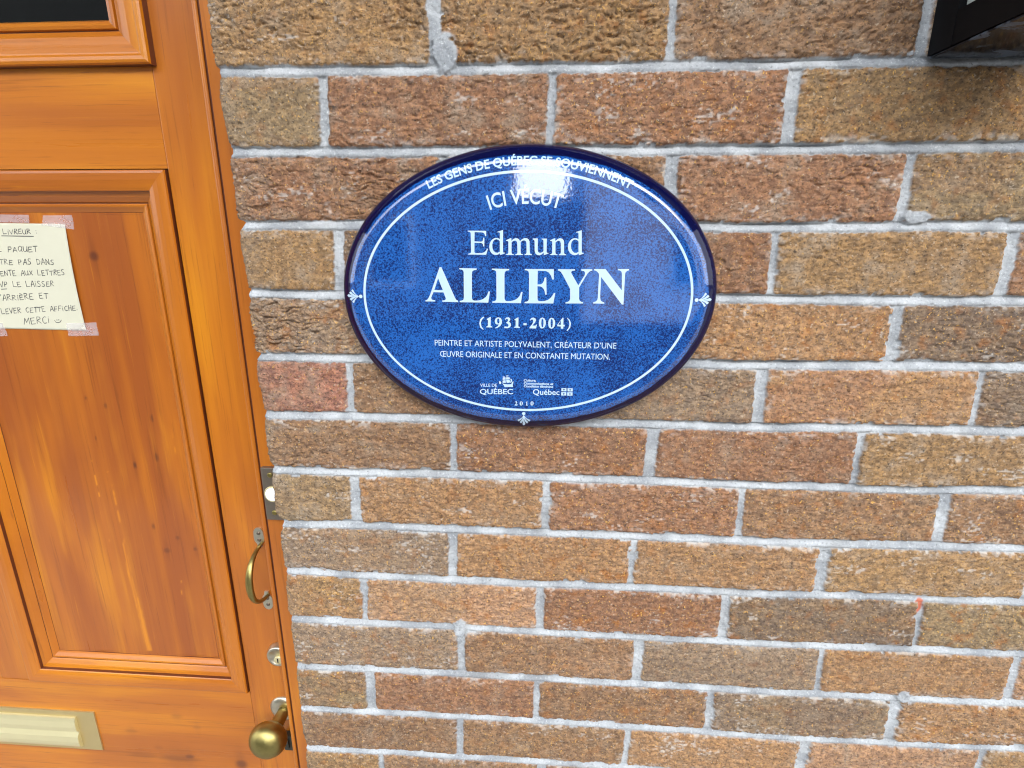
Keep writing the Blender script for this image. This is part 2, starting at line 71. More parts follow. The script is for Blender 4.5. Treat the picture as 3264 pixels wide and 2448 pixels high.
LINES=[('PEINTRE ET ARTISTE POLYVALENT, CRÉATEUR D’UNE', (-0.0863, -0.04573), (0.08443, -0.0478), 0.00548), ('ŒUVRE ORIGINALE ET EN CONSTANTE MUTATION.', (-0.08168, -0.05657), (0.07906, -0.05838), 0.00554)]
CITY=[('VILLE DE', (-0.04398, -0.08603), (-0.02765, -0.08595), 0.00294), ('QUÉBEC', (-0.04434, -0.09359), (-0.01217, -0.09322), 0.00499)]
MINISTRY=[('Culture,', (-0.00178, -0.08033), (0.01, -0.08037), 0.00219), ('Communications et', (-0.00178, -0.08328), (0.02659, -0.08368), 0.00219), ('Condition féminine', (-0.00179, -0.08615), (0.02632, -0.0865), 0.00221)]
PROVINCE=[('Québec', (0.00701, -0.09347), (0.03245, -0.09362), 0.00537)]
ICI=[(-0.03293, 0.08318), (0.00025, 0.08164), (-0.03198, 0.07747), (0.03142, 0.07747), (-0.00864, 0.09203)]
MOTTO=[(-0.08521, 0.09779), (0.09086, 0.09405), (-0.08228, 0.10329), (-0.01977, 0.11218), (-0.01624, 0.11776)]
RINGCHK=[(-0.15085, 0.00022), (0.14989, 7e-05), (0.00409, 0.10805), (0.00123, -0.10921)]
PALM=[(-0.15478, 0.00051), (0.15452, -0.0029), (-0.00193, -0.11316)]
NOTE=[(-0.38404, -0.19014), (-0.38542, -0.32036), (-0.46442, -0.18796), (-0.49952, -0.31927)]
HAND=[('LiVREUR :', (-0.46604, -0.20229), (-0.42135, -0.20178), (-0.46449, -0.19649)), ('E PAQUET', (-0.47895, -0.22354), (-0.42657, -0.22291), (-0.4628, -0.21728)), ('TRE PAS DANS', (-0.47961, -0.23851), (-0.40822, -0.23851), (-0.45273, -0.232)), ('ENTE AUX LETTRES', (-0.48221, -0.25243), (-0.39673, -0.251), (-0.45407, -0.2459)), ('VP LE LAiSSER', (-0.48672, -0.26632), (-0.41505, -0.26488), (-0.46658, -0.25953)), ("'ARRiÈRE ET", (-0.49112, -0.28357), (-0.42654, -0.27995), (-0.48583, -0.27659)), ('LEVER CETTE AFFiCHE.', (-0.49387, -0.3003), (-0.38981, -0.29427), (-0.49222, -0.29412)), ('MERCi', (-0.46733, -0.31337), (-0.43173, -0.31095), (-0.46472, -0.30538))]
UNDER=[((-0.46876, -0.2042), (-0.42756, -0.20469)), ((-0.48609, -0.26906), (-0.47858, -0.26857))]
SMILE=[(-0.42499, -0.30761), (-0.42353, -0.31008), (-0.42082, -0.3107), (-0.41773, -0.30969), (-0.41554, -0.30717), (-0.42136, -0.3067), (-0.42161, -0.30778), (-0.41879, -0.30645), (-0.41905, -0.30753)]
TAPES=[[(-0.46862, -0.17909), (-0.42751, -0.17967), (-0.42907, -0.18891), (-0.47109, -0.18826)], [(-0.40987, -0.18035), (-0.37217, -0.17986), (-0.37294, -0.19653), (-0.41285, -0.19165)], [(-0.4092, -0.31121), (-0.37004, -0.30963), (-0.36912, -0.32648), (-0.41054, -0.32795)], [(-0.50449, -0.31187), (-0.49519, -0.31175), (-0.49333, -0.3288), (-0.50927, -0.32958)]]
KNOTS=[(-0.35594, -0.22802), (-0.40606, -0.41068), (-0.38127, -0.4209), (-0.32065, -0.4372), (-0.40511, -0.46757), (-0.35682, -0.50537), (-0.32434, -0.49294), (-0.34774, -0.59854), (-0.31536, -0.61559), (-0.33475, -0.63688), (-0.29165, -0.63224), (-0.27676, -0.38388)]

# ------------------------------------------------------------------ helpers
def nodes(name):
    m = bpy.data.materials.new(name); m.use_nodes = True
    return m, m.node_tree, m.node_tree.nodes["Principled BSDF"]

def N(t, typ, ins=None, **props):
    n = t.nodes.new(typ)
    for k, v in props.items(): setattr(n, k, v)
    for k, v in (ins or {}).items():
        s = n.inputs[k]
        if hasattr(v, 'is_output'): t.links.new(v, s)
        else: s.default_value = v
    return n

def math_(t, op, a, b=0.0, clamp=False):
    n = N(t, "ShaderNodeMath", {0: a, 1: b}, operation=op); n.use_clamp = clamp
    return n.outputs[0]

def mixc(t, f, a, b, mode='MIX'):
    n = t.nodes.new("ShaderNodeMix"); n.data_type = 'RGBA'; n.blend_type = mode
    for i, v in ((0, f), (6, a), (7, b)):
        if hasattr(v, 'is_output'): t.links.new(v, n.inputs[i])
        else: n.inputs[i].default_value = v if i == 0 else (tuple(v) + (1,) if len(v) == 3 else v)
    return n.outputs[2]

def ramp(t, v, lo, hi):
    n = N(t, "ShaderNodeMapRange", {0: v, 1: lo, 2: hi, 3: 0.0, 4: 1.0}); n.interpolation_type = 'SMOOTHSTEP'
    return n.outputs[0]

def noise(t, vec, scale, detail=3.0, rough=0.55, dist=0.0):
    return N(t, "ShaderNodeTexNoise", {"Vector": vec, "Scale": scale, "Detail": detail, "Roughness": rough, "Distortion": dist}).outputs[0]

def attr(t, name):
    return N(t, "ShaderNodeAttribute", attribute_name=name)

def coords(t, sc=(1, 1, 1)):
    tc = t.nodes.new("ShaderNodeTexCoord")
    return N(t, "ShaderNodeMapping", {"Vector": tc.outputs["Object"], "Scale": sc}).outputs[0]

def bump(t, b, h, strength, dist):
    n = N(t, "ShaderNodeBump", {"Height": h, "Strength": strength, "Distance": dist})
    t.links.new(n.outputs[0], b.inputs["Normal"])

def simple(name, col, rough=0.5, metal=0.0, var=0.12, scale=120.0, bmp=0.0, spec=0.5, coat=0.0):
    m, t, b = nodes(name)
    v = coords(t)
    n1 = noise(t, v, scale, 4)
    dark = tuple(c * (1 - var) for c in col); lite = tuple(min(1, c * (1 + var)) for c in col)
    t.links.new(mixc(t, n1, dark, lite), b.inputs["Base Color"])
    b.inputs["Metallic"].default_value = metal
    n2 = noise(t, v, scale * 0.35, 3)
    r = math_(t, 'ADD', math_(t, 'MULTIPLY', n2, rough * 0.5), rough * 0.75)
    t.links.new(r, b.inputs["Roughness"])
    b.inputs["Specular IOR Level"].default_value = spec
    b.inputs["Coat Weight"].default_value = coat; b.inputs["Coat Roughness"].default_value = 0.08
    if bmp: bump(t, b, noise(t, v, scale * 3, 3), 1.0, bmp)
    return m

def tag(o, label=None, cat=None, group=None, kind=None):
    if label: o["label"] = label
    if cat: o["category"] = cat
    if group: o["group"] = group
    if kind: o["kind"] = kind
    return o

def thing(name, label, cat, loc, group=None):
    o = bpy.data.objects.new(name, None); COL.objects.link(o)
    o.location = (loc[0], loc[1], loc[2] + Z0); o.empty_display_size = 0.05
    return tag(o, label, cat, group)

def origin(o):
    p = Vector((0, 0, 0))
    while o is not None: p += o.location; o = o.parent
    return p

def add(name, verts, faces, mat, parent=None, smooth=False, loc=None):
    """One mesh object; verts are given in survey coordinates (z from the survey origin)."""
    v = np.asarray(verts, dtype=np.float64).reshape(-1, 3).copy()
    v[:, 2] += Z0
    me = bpy.data.meshes.new(name)
    o = bpy.data.objects.new(name, me); COL.objects.link(o)
    if parent is not None:
        o.parent = parent; base = origin(parent)
    else:
        base = Vector(loc) + Vector((0, 0, Z0)) if loc is not None else Vector((0, 0, 0))
        o.location = base
    v -= np.array(base)
    me.from_pydata(v.tolist(), [], [list(f) for f in faces])
    me.update()
    if smooth:
        me.polygons.foreach_set("use_smooth", np.ones(len(me.polygons), dtype=bool))
    for mt in (mat if isinstance(mat, (list, tuple)) else [mat]): me.materials.append(mt)
    return o

def fattr(o, name, vals, typ='FLOAT'):
    a = o.data.attributes.new(name, typ, 'POINT')
    key = {'FLOAT': "value", 'FLOAT_VECTOR': "vector", 'FLOAT_COLOR': "color"}[typ]
    a.data.foreach_set(key, np.asarray(vals, dtype=np.float32).ravel())

def bm_out(bm):
    bm.verts.ensure_lookup_table(); bm.verts.index_update()
    v = [tuple(x.co) for x in bm.verts]; f = [[q.index for q in p.verts] for p in bm.faces]
    bm.free(); return v, f

def box_vf(x0, x1, y0, y1, z0, z1, bev=0.0, seg=2):
    bm = bmesh.new()
    bmesh.ops.create_cube(bm, size=1.0)
    for v in bm.verts:
        v.co = Vector(((x0 + x1) / 2 + v.co.x * (x1 - x0), (y0 + y1) / 2 + v.co.y * (y1 - y0), (z0 + z1) / 2 + v.co.z * (z1 - z0)))
    if bev: bmesh.ops.bevel(bm, geom=list(bm.edges), offset=bev, segments=seg, profile=0.6, affect='EDGES')
    return bm_out(bm)

def join(*parts):
    V, F = [], []
    for v, f in parts:
        n = len(V); V += [tuple(a) for a in v]; F += [[i + n for i in p] for p in f]
    return V, F

def lathe_vf(cx, cz, prof, n=48, sx=1.0, sz=1.0):
    """Profile (radius, y) turned about an axis along Y through (cx, cz)."""
    V, F = [], []
    for r, y in prof:
        for i in range(n):
            a = 2 * math.pi * i / n
            V.append((cx + r * math.cos(a) * sx, y, cz + r * math.sin(a) * sz))
    for j in range(len(prof) - 1):
        for i in range(n):
            k = (i + 1) % n
            F.append([j * n + i, j * n + k, (j + 1) * n + k, (j + 1) * n + i])
    F.append([(len(prof) - 1) * n + i for i in range(n)])
    F.append([i for i in range(n)][::-1])
    return V, F

def prism_vf(poly, y0, y1):
    """Closed outline in (x, z), extruded from y0 (front) to y1 (back)."""
    n = len(poly)
    V = [(x, y0, z) for x, z in poly] + [(x, y1, z) for x, z in poly]
    tris = geometry.tessellate_polygon([[Vector((x, z, 0)) for x, z in poly]])
    F = [list(t) for t in tris] + [[n + i for i in t][::-1] for t in tris]
    F += [[i, (i + 1) % n, n + (i + 1) % n, n + i] for i in range(n)]
    return V, F

def tube_vf(path, ra, rb, n=14):
    """Tube along a path in the (y, z) plane at varying half-widths ra (x) and rb (in plane)."""
    V, F = [], []
    P = [Vector(p) for p in path]
    for j, p in enumerate(P):
        d = (P[min(j + 1, len(P) - 1)] - P[max(j - 1, 0)]).normalized()
        side = Vector((1, 0, 0)); nn = d.cross(side).normalized()
        for i in range(n):
            a = 2 * math.pi * i / n
            V.append(tuple(p + side * (ra[j] * math.cos(a)) + nn * (rb[j] * math.sin(a))))
    for j in range(len(P) - 1):
        for i in range(n):
            k = (i + 1) % n
            F.append([j * n + i, j * n + k, (j + 1) * n + k, (j + 1) * n + i])
    F.append(list(range(n))[::-1]); F.append([(len(P) - 1) * n + i for i in range(n)])
    return V, F

# numpy value noise ---------------------------------------------------------
def vnoise(x, z, sx, sz, seed):
    rng = np.random.default_rng(seed)
    T = rng.random((256, 256)).astype(np.float32) * 2 - 1
    u = x / sx + 1000.37; v = z / sz + 1000.73
    iu = np.floor(u).astype(np.int64); iv = np.floor(v).astype(np.int64)
    fu = (u - iu).astype(np.float32); fv = (v - iv).astype(np.float32)
    fu = fu * fu * fu * (fu * (fu * 6 - 15) + 10); fv = fv * fv * fv * (fv * (fv * 6 - 15) + 10)
    a = T[iu & 255, iv & 255]; b = T[(iu + 1) & 255, iv & 255]
    c = T[iu & 255, (iv + 1) & 255]; d = T[(iu + 1) & 255, (iv + 1) & 255]
    return (a * (1 - fu) + b * fu) * (1 - fv) + (c * (1 - fu) + d * fu) * fv

def sstep(a, b, x):
    t = np.clip((x - a) / (b - a), 0, 1); return t * t * (3 - 2 * t)

# ------------------------------------------------------------------ materials
def mat_brick():
    m, t, b = nodes("brick_and_mortar")
    tone = attr(t, "tone").outputs["Color"]; mort = attr(t, "mortar").outputs["Fac"]; bloom = attr(t, "bloom").outputs["Fac"]
    v = coords(t); vl = coords(t, (0.75, 1, 1))
    big = noise(t, v, 38, 4); mid = noise(t, vl, 170, 4, 0.65); fine = noise(t, vl, 520, 3, 0.6)
    c = mixc(t, ramp(t, mid, 0.36, 0.66), mixc(t, 1.0, tone, (0.80, 0.78, 0.78), 'MULTIPLY'), mixc(t, 1.0, tone, (1.55, 1.45, 1.25), 'MULTIPLY'))
    bv = attr(t, "brick_var").outputs["Fac"]; bi_ = math_(t, 'SUBTRACT', 1.0, bv)
    c = mixc(t, math_(t, 'MULTIPLY', ramp(t, big, 0.45, 0.75), math_(t, 'MULTIPLY', bi_, 0.75)), c, (0.33, 0.26, 0.19))          # greyish skin
    rust = noise(t, v, 64, 3); c = mixc(t, math_(t, 'MULTIPLY', ramp(t, rust, 0.5, 0.72), math_(t, 'MULTIPLY', bv, 0.8)), c, (0.33, 0.125, 0.035))
    c = mixc(t, math_(t, 'MULTIPLY', ramp(t, fine, 0.30, 0.42), -0.55, ) if False else math_(t, 'MULTIPLY', ramp(t, fine, 0.50, 0.30), 0.75), c, (0.075, 0.045, 0.028))
    fl = noise(t, coords(t, (0.8, 1, 0.66)), 520, 2, 0.55)
    c = mixc(t, math_(t, 'MULTIPLY', ramp(t, fl, 0.62, 0.72), math_(t, 'ADD', 0.45, math_(t, 'MULTIPLY', bv, 0.55))), c, (0.66, 0.37, 0.09))             # golden flecks
    wl = noise(t, coords(t, (0.8, 1.3, 1.0)), 380, 3, 0.6)
    c = mixc(t, math_(t, 'MULTIPLY', ramp(t, wl, 0.60, 0.70), 0.6), c, (0.52, 0.42, 0.31))
    dk = noise(t, coords(t, (1, 1.1, 1)), 360, 2, 0.5)
    c = mixc(t, math_(t, 'MULTIPLY', ramp(t, dk, 0.37, 0.28), 0.75), c, (0.05, 0.04, 0.035))
    c = mixc(t, bloom, c, (0.66, 0.63, 0.58))
    # mortar
    mb = noise(t, v, 26, 4); mf = noise(t, v, 420, 4, 0.7)
    mc = mixc(t, ramp(t, mb, 0.35, 0.65), (0.31, 0.325, 0.34), (0.50, 0.515, 0.525))
    mc = mixc(t, math_(t, 'MULTIPLY', ramp(t, mf, 0.56, 0.72), 0.8), mc, (0.74, 0.75, 0.74))
    mc = mixc(t, math_(t, 'MULTIPLY', ramp(t, mf, 0.45, 0.30), 0.75), mc, (0.17, 0.17, 0.17))
    st = noise(t, v, 11, 5, 0.6); mc = mixc(t, math_(t, 'MULTIPLY', ramp(t, st, 0.52, 0.72), 0.45), mc, (0.21, 0.205, 0.195))
    red = attr(t, "red_paint").outputs["Fac"]
    mc = mixc(t, red, mc, (0.56, 0.17, 0.10))
    t.links.new(mixc(t, mort, c, mc), b.inputs["Base Color"])
    b.inputs["Roughness"].default_value = 0.9; b.inputs["Specular IOR Level"].default_value = 0.2
    h = math_(t, 'ADD', noise(t, vl, 620, 4, 0.7), math_(t, 'MULTIPLY', fl, 0.7))
    bump(t, b, h, 0.85, 0.0008)
    return m

def mat_wood(name, deep, base, lite, rough=0.30):
    m, t, b = nodes(name)
    g = attr(t, "grain").outputs["Vector"]
    kn = attr(t, "knot").outputs["Fac"]
    def gm(s): return N(t, "ShaderNodeMapping", {"Vector": g, "Scale": s}).outputs[0]
    a1 = noise(t, gm((0.7, 26, 5)), 1.0, 4, 0.55, 0.5)
    a2 = noise(t, gm((6, 230, 9)), 1.0, 5, 0.68)
    a3 = noise(t, gm((2.6, 48, 3)), 1.0, 4, 0.6)
    a4 = noise(t, gm((14, 420, 9)), 1.0, 2, 0.5)
    a0 = noise(t, gm((2.2, 11, 4)), 1.0, 3, 0.5, 0.8)
    c = mixc(t, ramp(t, math_(t, 'ADD', math_(t, 'MULTIPLY', a1, 0.45), math_(t, 'MULTIPLY', a0, 0.55)), 0.38, 0.62), deep, base)
    c = mixc(t, math_(t, 'MULTIPLY', ramp(t, math_(t, 'ADD', math_(t, 'MULTIPLY', a3, 0.5), math_(t, 'MULTIPLY', a0, 0.5)), 0.50, 0.70), 0.7), c, lite)
    c = mixc(t, math_(t, 'MULTIPLY', ramp(t, a2, 0.54, 0.70), 0.55), c, tuple(x * 0.62 for x in deep))
    c = mixc(t, math_(t, 'MULTIPLY', ramp(t, a2, 0.40, 0.26), 0.4), c, lite)
    c = mixc(t, math_(t, 'MULTIPLY', ramp(t, a4, 0.69, 0.76), 0.5), c, (0.20, 0.055, 0.015))
    c = mixc(t, math_(t, 'MULTIPLY', attr(t, "worn").outputs["Fac"], ramp(t, a2, 0.25, 0.60)), c, (0.60, 0.205, 0.010))
    c = mixc(t, kn, c, (0.085, 0.022, 0.010))
    t.links.new(c, b.inputs["Base Color"])
    r = math_(t, 'ADD', math_(t, 'MULTIPLY', a3, 0.16), rough - 0.08); t.links.new(r, b.inputs["Roughness"])
    b.inputs["Specular IOR Level"].default_value = 0.45
    b.inputs["Coat Weight"].default_value = 0.28; b.inputs["Coat Roughness"].default_value = 0.10
    bump(t, b, math_(t, 'ADD', a2, math_(t, 'MULTIPLY', a3, 2.0)), 0.25, 0.0007)
    return m

def mat_glaze():
    m, t, b = nodes("blue_speckled_glaze")
    rim = attr(t, "rim").outputs["Fac"]
    v = coords(t)
    n1 = noise(t, v, 780, 2, 0.55, 0.9); n2 = noise(t, v, 22, 3); n3 = noise(t, v, 240, 2, 0.5); n4 = noise(t, v, 1500, 2)
    f = math_(t, 'ADD', n1, math_(t, 'MULTIPLY', math_(t, 'SUBTRACT', n2, 0.5), 0.35))
    c = mixc(t, ramp(t, f, 0.42, 0.56), (0.003, 0.016, 0.110), (0.014, 0.116, 0.430))
    c = mixc(t, math_(t, 'MULTIPLY', ramp(t, n3, 0.30, 0.22), 0.9), c, (0.003, 0.008, 0.07))
    c = mixc(t, rim, c, mixc(t, ramp(t, n1, 0.62, 0.75), (0.0030, 0.0036, 0.034), (0.009, 0.02, 0.12)))
    t.links.new(c, b.inputs["Base Color"])
    b.inputs["Roughness"].default_value = 0.035; t.links.new(math_(t, 'SUBTRACT', 2.0, math_(t, 'MULTIPLY', rim, 0.65)), b.inputs["IOR"])
    b.inputs["Specular IOR Level"].default_value = 0.5
    bump(t, b, math_(t, 'ADD', noise(t, v, 330, 2, 0.5), math_(t, 'MULTIPLY', n4, 0.1)), 0.06, 0.0005)
    return m

M = {}
M['brick'] = mat_brick()
M['pine'] = mat_wood("varnished_pine", (0.390, 0.108, 0.010), (0.515, 0.158, 0.009), (0.640, 0.242, 0.008))
M['pine_red'] = mat_wood("red_varnished_pine", (0.305, 0.076, 0.011), (0.430, 0.122, 0.010), (0.610, 0.222, 0.008))
M['pine_dark'] = mat_wood("shaded_pine_edge", (0.105, 0.026, 0.011), (0.14, 0.036, 0.012), (0.17, 0.044, 0.013), 0.4)  # dark tone painting crevice shade onto moulding flanks, steps and grooves
M['glaze'] = mat_glaze()
M['letter'] = simple("pale_blue_enamel", (0.50, 0.66, 0.80), 0.10, 0, 0.05, 300)
M['letter'].node_tree.nodes["Principled BSDF"].inputs["IOR"].default_value = 2.0
M['brass'] = simple("aged_brass", (0.37, 0.30, 0.105), 0.38, 1.0, 0.25, 160, 0.00006)
M['brass_dark'] = simple("dark_brass", (0.20, 0.13, 0.05), 0.35, 1.0, 0.3, 160)
M['brass_pale'] = simple("polished_pale_brass", (0.82, 0.73, 0.42), 0.30, 0.6, 0.03, 60)
M['nickel'] = simple("worn_brass_plate", (0.66, 0.60, 0.46), 0.32, 1.0, 0.15, 200, 0.00005)
M['slot_plate'] = simple("satin_brass_plate", (0.60, 0.46, 0.21), 0.34, 0.65, 0.05, 60)
M['steel'] = simple("brushed_bronze_plate", (0.27, 0.22, 0.17), 0.40, 0.85, 0.12, 200)
M['screw'] = simple("dull_screw_metal", (0.30, 0.25, 0.19), 0.4, 1.0, 0.2, 300)
M['dark_iron'] = simple("dark_latch_metal", (0.07, 0.07, 0.055), 0.45, 0.7, 0.3, 200)
M['black'] = simple("black_painted_metal", (0.004, 0.004, 0.005), 0.6, 0.0, 0.2, 90, 0.0, 0.12)
def mat_painted_sheen():
    m, t, b = nodes("painted_sheen_black")
    n1 = noise(t, coords(t, (22, 48, 40)), 1.0, 5, 0.6, 0.8)
    t.links.new(mixc(t, ramp(t, n1, 0.46, 0.70), (0.004, 0.007, 0.013), (0.11, 0.14, 0.185)), b.inputs["Base Color"])  # pale bluish patches paint glassy reflections into the underside colour
    t.links.new(math_(t, 'ADD', math_(t, 'MULTIPLY', ramp(t, n1, 0.46, 0.7), 0.5), 0.10), b.inputs["Roughness"])
    b.inputs["Specular IOR Level"].default_value = 0.3
    return m
M['black_gloss'] = mat_painted_sheen()
M['glass'] = simple("dark_window_glass", (0.004, 0.005, 0.005), 0.03, 0.0, 0.1, 20)
M['frosted'] = simple("frosted_lamp_glass", (0.55, 0.60, 0.56), 0.18, 0.0, 0.04, 30)
M['paper'] = simple("cream_paper", (0.61, 0.59, 0.455), 0.75, 0.0, 0.03, 60, 0.0, 0.2)
M['ink'] = simple("grey_pen_ink", (0.060, 0.060, 0.065), 0.6, 0.0, 0.3, 500, 0.0, 0.2)
M['keyhole'] = simple("keyway_shadow_metal", (0.015, 0.012, 0.01), 0.5, 0.3, 0.1, 200)

def mat_tape():
    m, t, b = nodes("clear_adhesive_tape")
    b.inputs["Base Color"].default_value = (0.85, 0.80, 0.84, 1); b.inputs["Roughness"].default_value = 0.28
    tr = t.nodes.new("ShaderNodeBsdfTransparent")
    n = noise(t, coords(t), 90, 3)
    f = math_(t, 'ADD', math_(t, 'MULTIPLY', n, 0.14), 0.22)
    mx = N(t, "ShaderNodeMixShader", {0: f, 1: tr.outputs[0], 2: b.outputs[0]})
    t.links.new(mx.outputs[0], t.nodes["Material Output"].inputs[0])
    return m
M['tape'] = mat_tape()

def mat_button():
    m, t, b = nodes("lit_white_button")
    n = noise(t, coords(t), 60, 2)
    t.links.new(mixc(t, n, (0.85, 0.85, 0.9), (0.92, 0.92, 0.95)), b.inputs["Base Color"])
    b.inputs["Roughness"].default_value = 0.25
    b.inputs["Emission Color"].default_value = (0.95, 0.97, 1, 1); b.inputs["Emission Strength"].default_value = 0.45
    return m
M['button'] = mat_button()
M['pavement'] = simple("concrete_pavement", (0.30, 0.295, 0.285), 0.85, 0, 0.25, 9, 0.0008, 0.3)
M['asphalt'] = simple("asphalt", (0.05, 0.05, 0.052), 0.9, 0, 0.3, 30, 0.001, 0.3)
M['render'] = simple("grey_house_render", (0.13, 0.125, 0.12), 0.85, 0, 0.2, 3, 0, 0.3)
M['render2'] = simple("pale_house_render", (0.68, 0.66, 0.62), 0.85, 0, 0.25, 6, 0, 0.3)
M['soffit'] = simple("painted_soffit_board", (0.040, 0.040, 0.048), 0.6, 0, 0.12, 8)

# ------------------------------------------------------------------ brick wall
RED, BRN, OCH, OLV, GRY, DRK, PNK, ORG, PCH = range(9)
PAL = [(0.232, 0.126, 0.078), (0.230, 0.140, 0.086), (0.272, 0.172, 0.090), (0.222, 0.162, 0.098), (0.236, 0.172, 0.124),
       (0.175, 0.126, 0.092), (0.280, 0.134, 0.098), (0.298, 0.178, 0.098), (0.335, 0.202, 0.126)]
TONES = {1: [OCH, OCH, BRN, GRY], 2: [OLV, RED, RED, OCH], 3: [RED, BRN, RED, OLV], 4: [OCH, DRK, RED, OCH, RED],
         5: [GRY, BRN, ORG, DRK], 6: [PNK, BRN, GRY, ORG, DRK], 7: [BRN, RED, RED, OCH], 8: [OLV, ORG, RED, BRN, BRN],
         9: [GRY, ORG, ORG, OCH], 10: [OCH, PCH, RED, DRK, OLV], 11: [GRY, BRN, GRY, ORG, PCH],
         12: [OLV, RED, BRN, DRK, ORG], 13: [BRN, BRN, ORG, PCH, OCH], 14: [OCH, BRN, RED, BRN]}
WRINK = {1: [1.5, 1.8, 1.1, .8], 2: [.35, 1.25, .8, .7], 3: [1.5, .9, 1.0, .8], 4: [.5, 1.3, .9, .7, .8], 5: [1.6, .8, .6, 1.1],
         6: [.5, .7, .9, .5, 1.2], 7: [1.0, .7, .6, .6], 8: [.6, .9, .8, .8, .8], 9: [.6, .6, .7, .6]}
PITCH = 0.2032; RISE = PITCH / 3.1749

def bed(k, x):
    if 1 <= k <= 13:
        p = BEDS[k - 1]
        return np.interp(x, [a for a, _ in p], [c for _, c in p])
    if k <= 0: return np.full_like(x, BEDS[0][2][1] + RISE * (1 - k))
    return bed(13, x) - RISE * (k - 13)

def course_heads(n, xmin, xmax):
    hs = []
    for a, c in HEADS.get(n, []): hs.append((a, c))
    off = 0.5 if n % 2 else 0.0
    zt, zb = -RISE * (n - 1), -RISE * n
    for i in range(-14, 12):
        xx = (i + off) * PITCH + 0.002 * math.sin(n * 3.1 + i)
        if xmin > -0.2 and xx < -0.06: continue
        if all(abs(h[0][0] - xx) > 0.08 for h in hs): hs.append(((xx, zt), (xx, zb)))
    return sorted(hs)

EDG = sorted(EDGE, key=lambda a: a[1])
EZ = np.array([a[1] for a in EDG]); EX = np.array([a[0] for a in EDG])
BLOBS = [(0.1060, -0.0480, 0.0120, 0.0150), (0.524, -0.1845, 0.013, 0.0060),
         (0.1055, -0.640, 0.0085, 0.0130), (0.1085, -0.8695, 0.010, 0.007), (0.612, -0.705, 0.008, 0.010)]

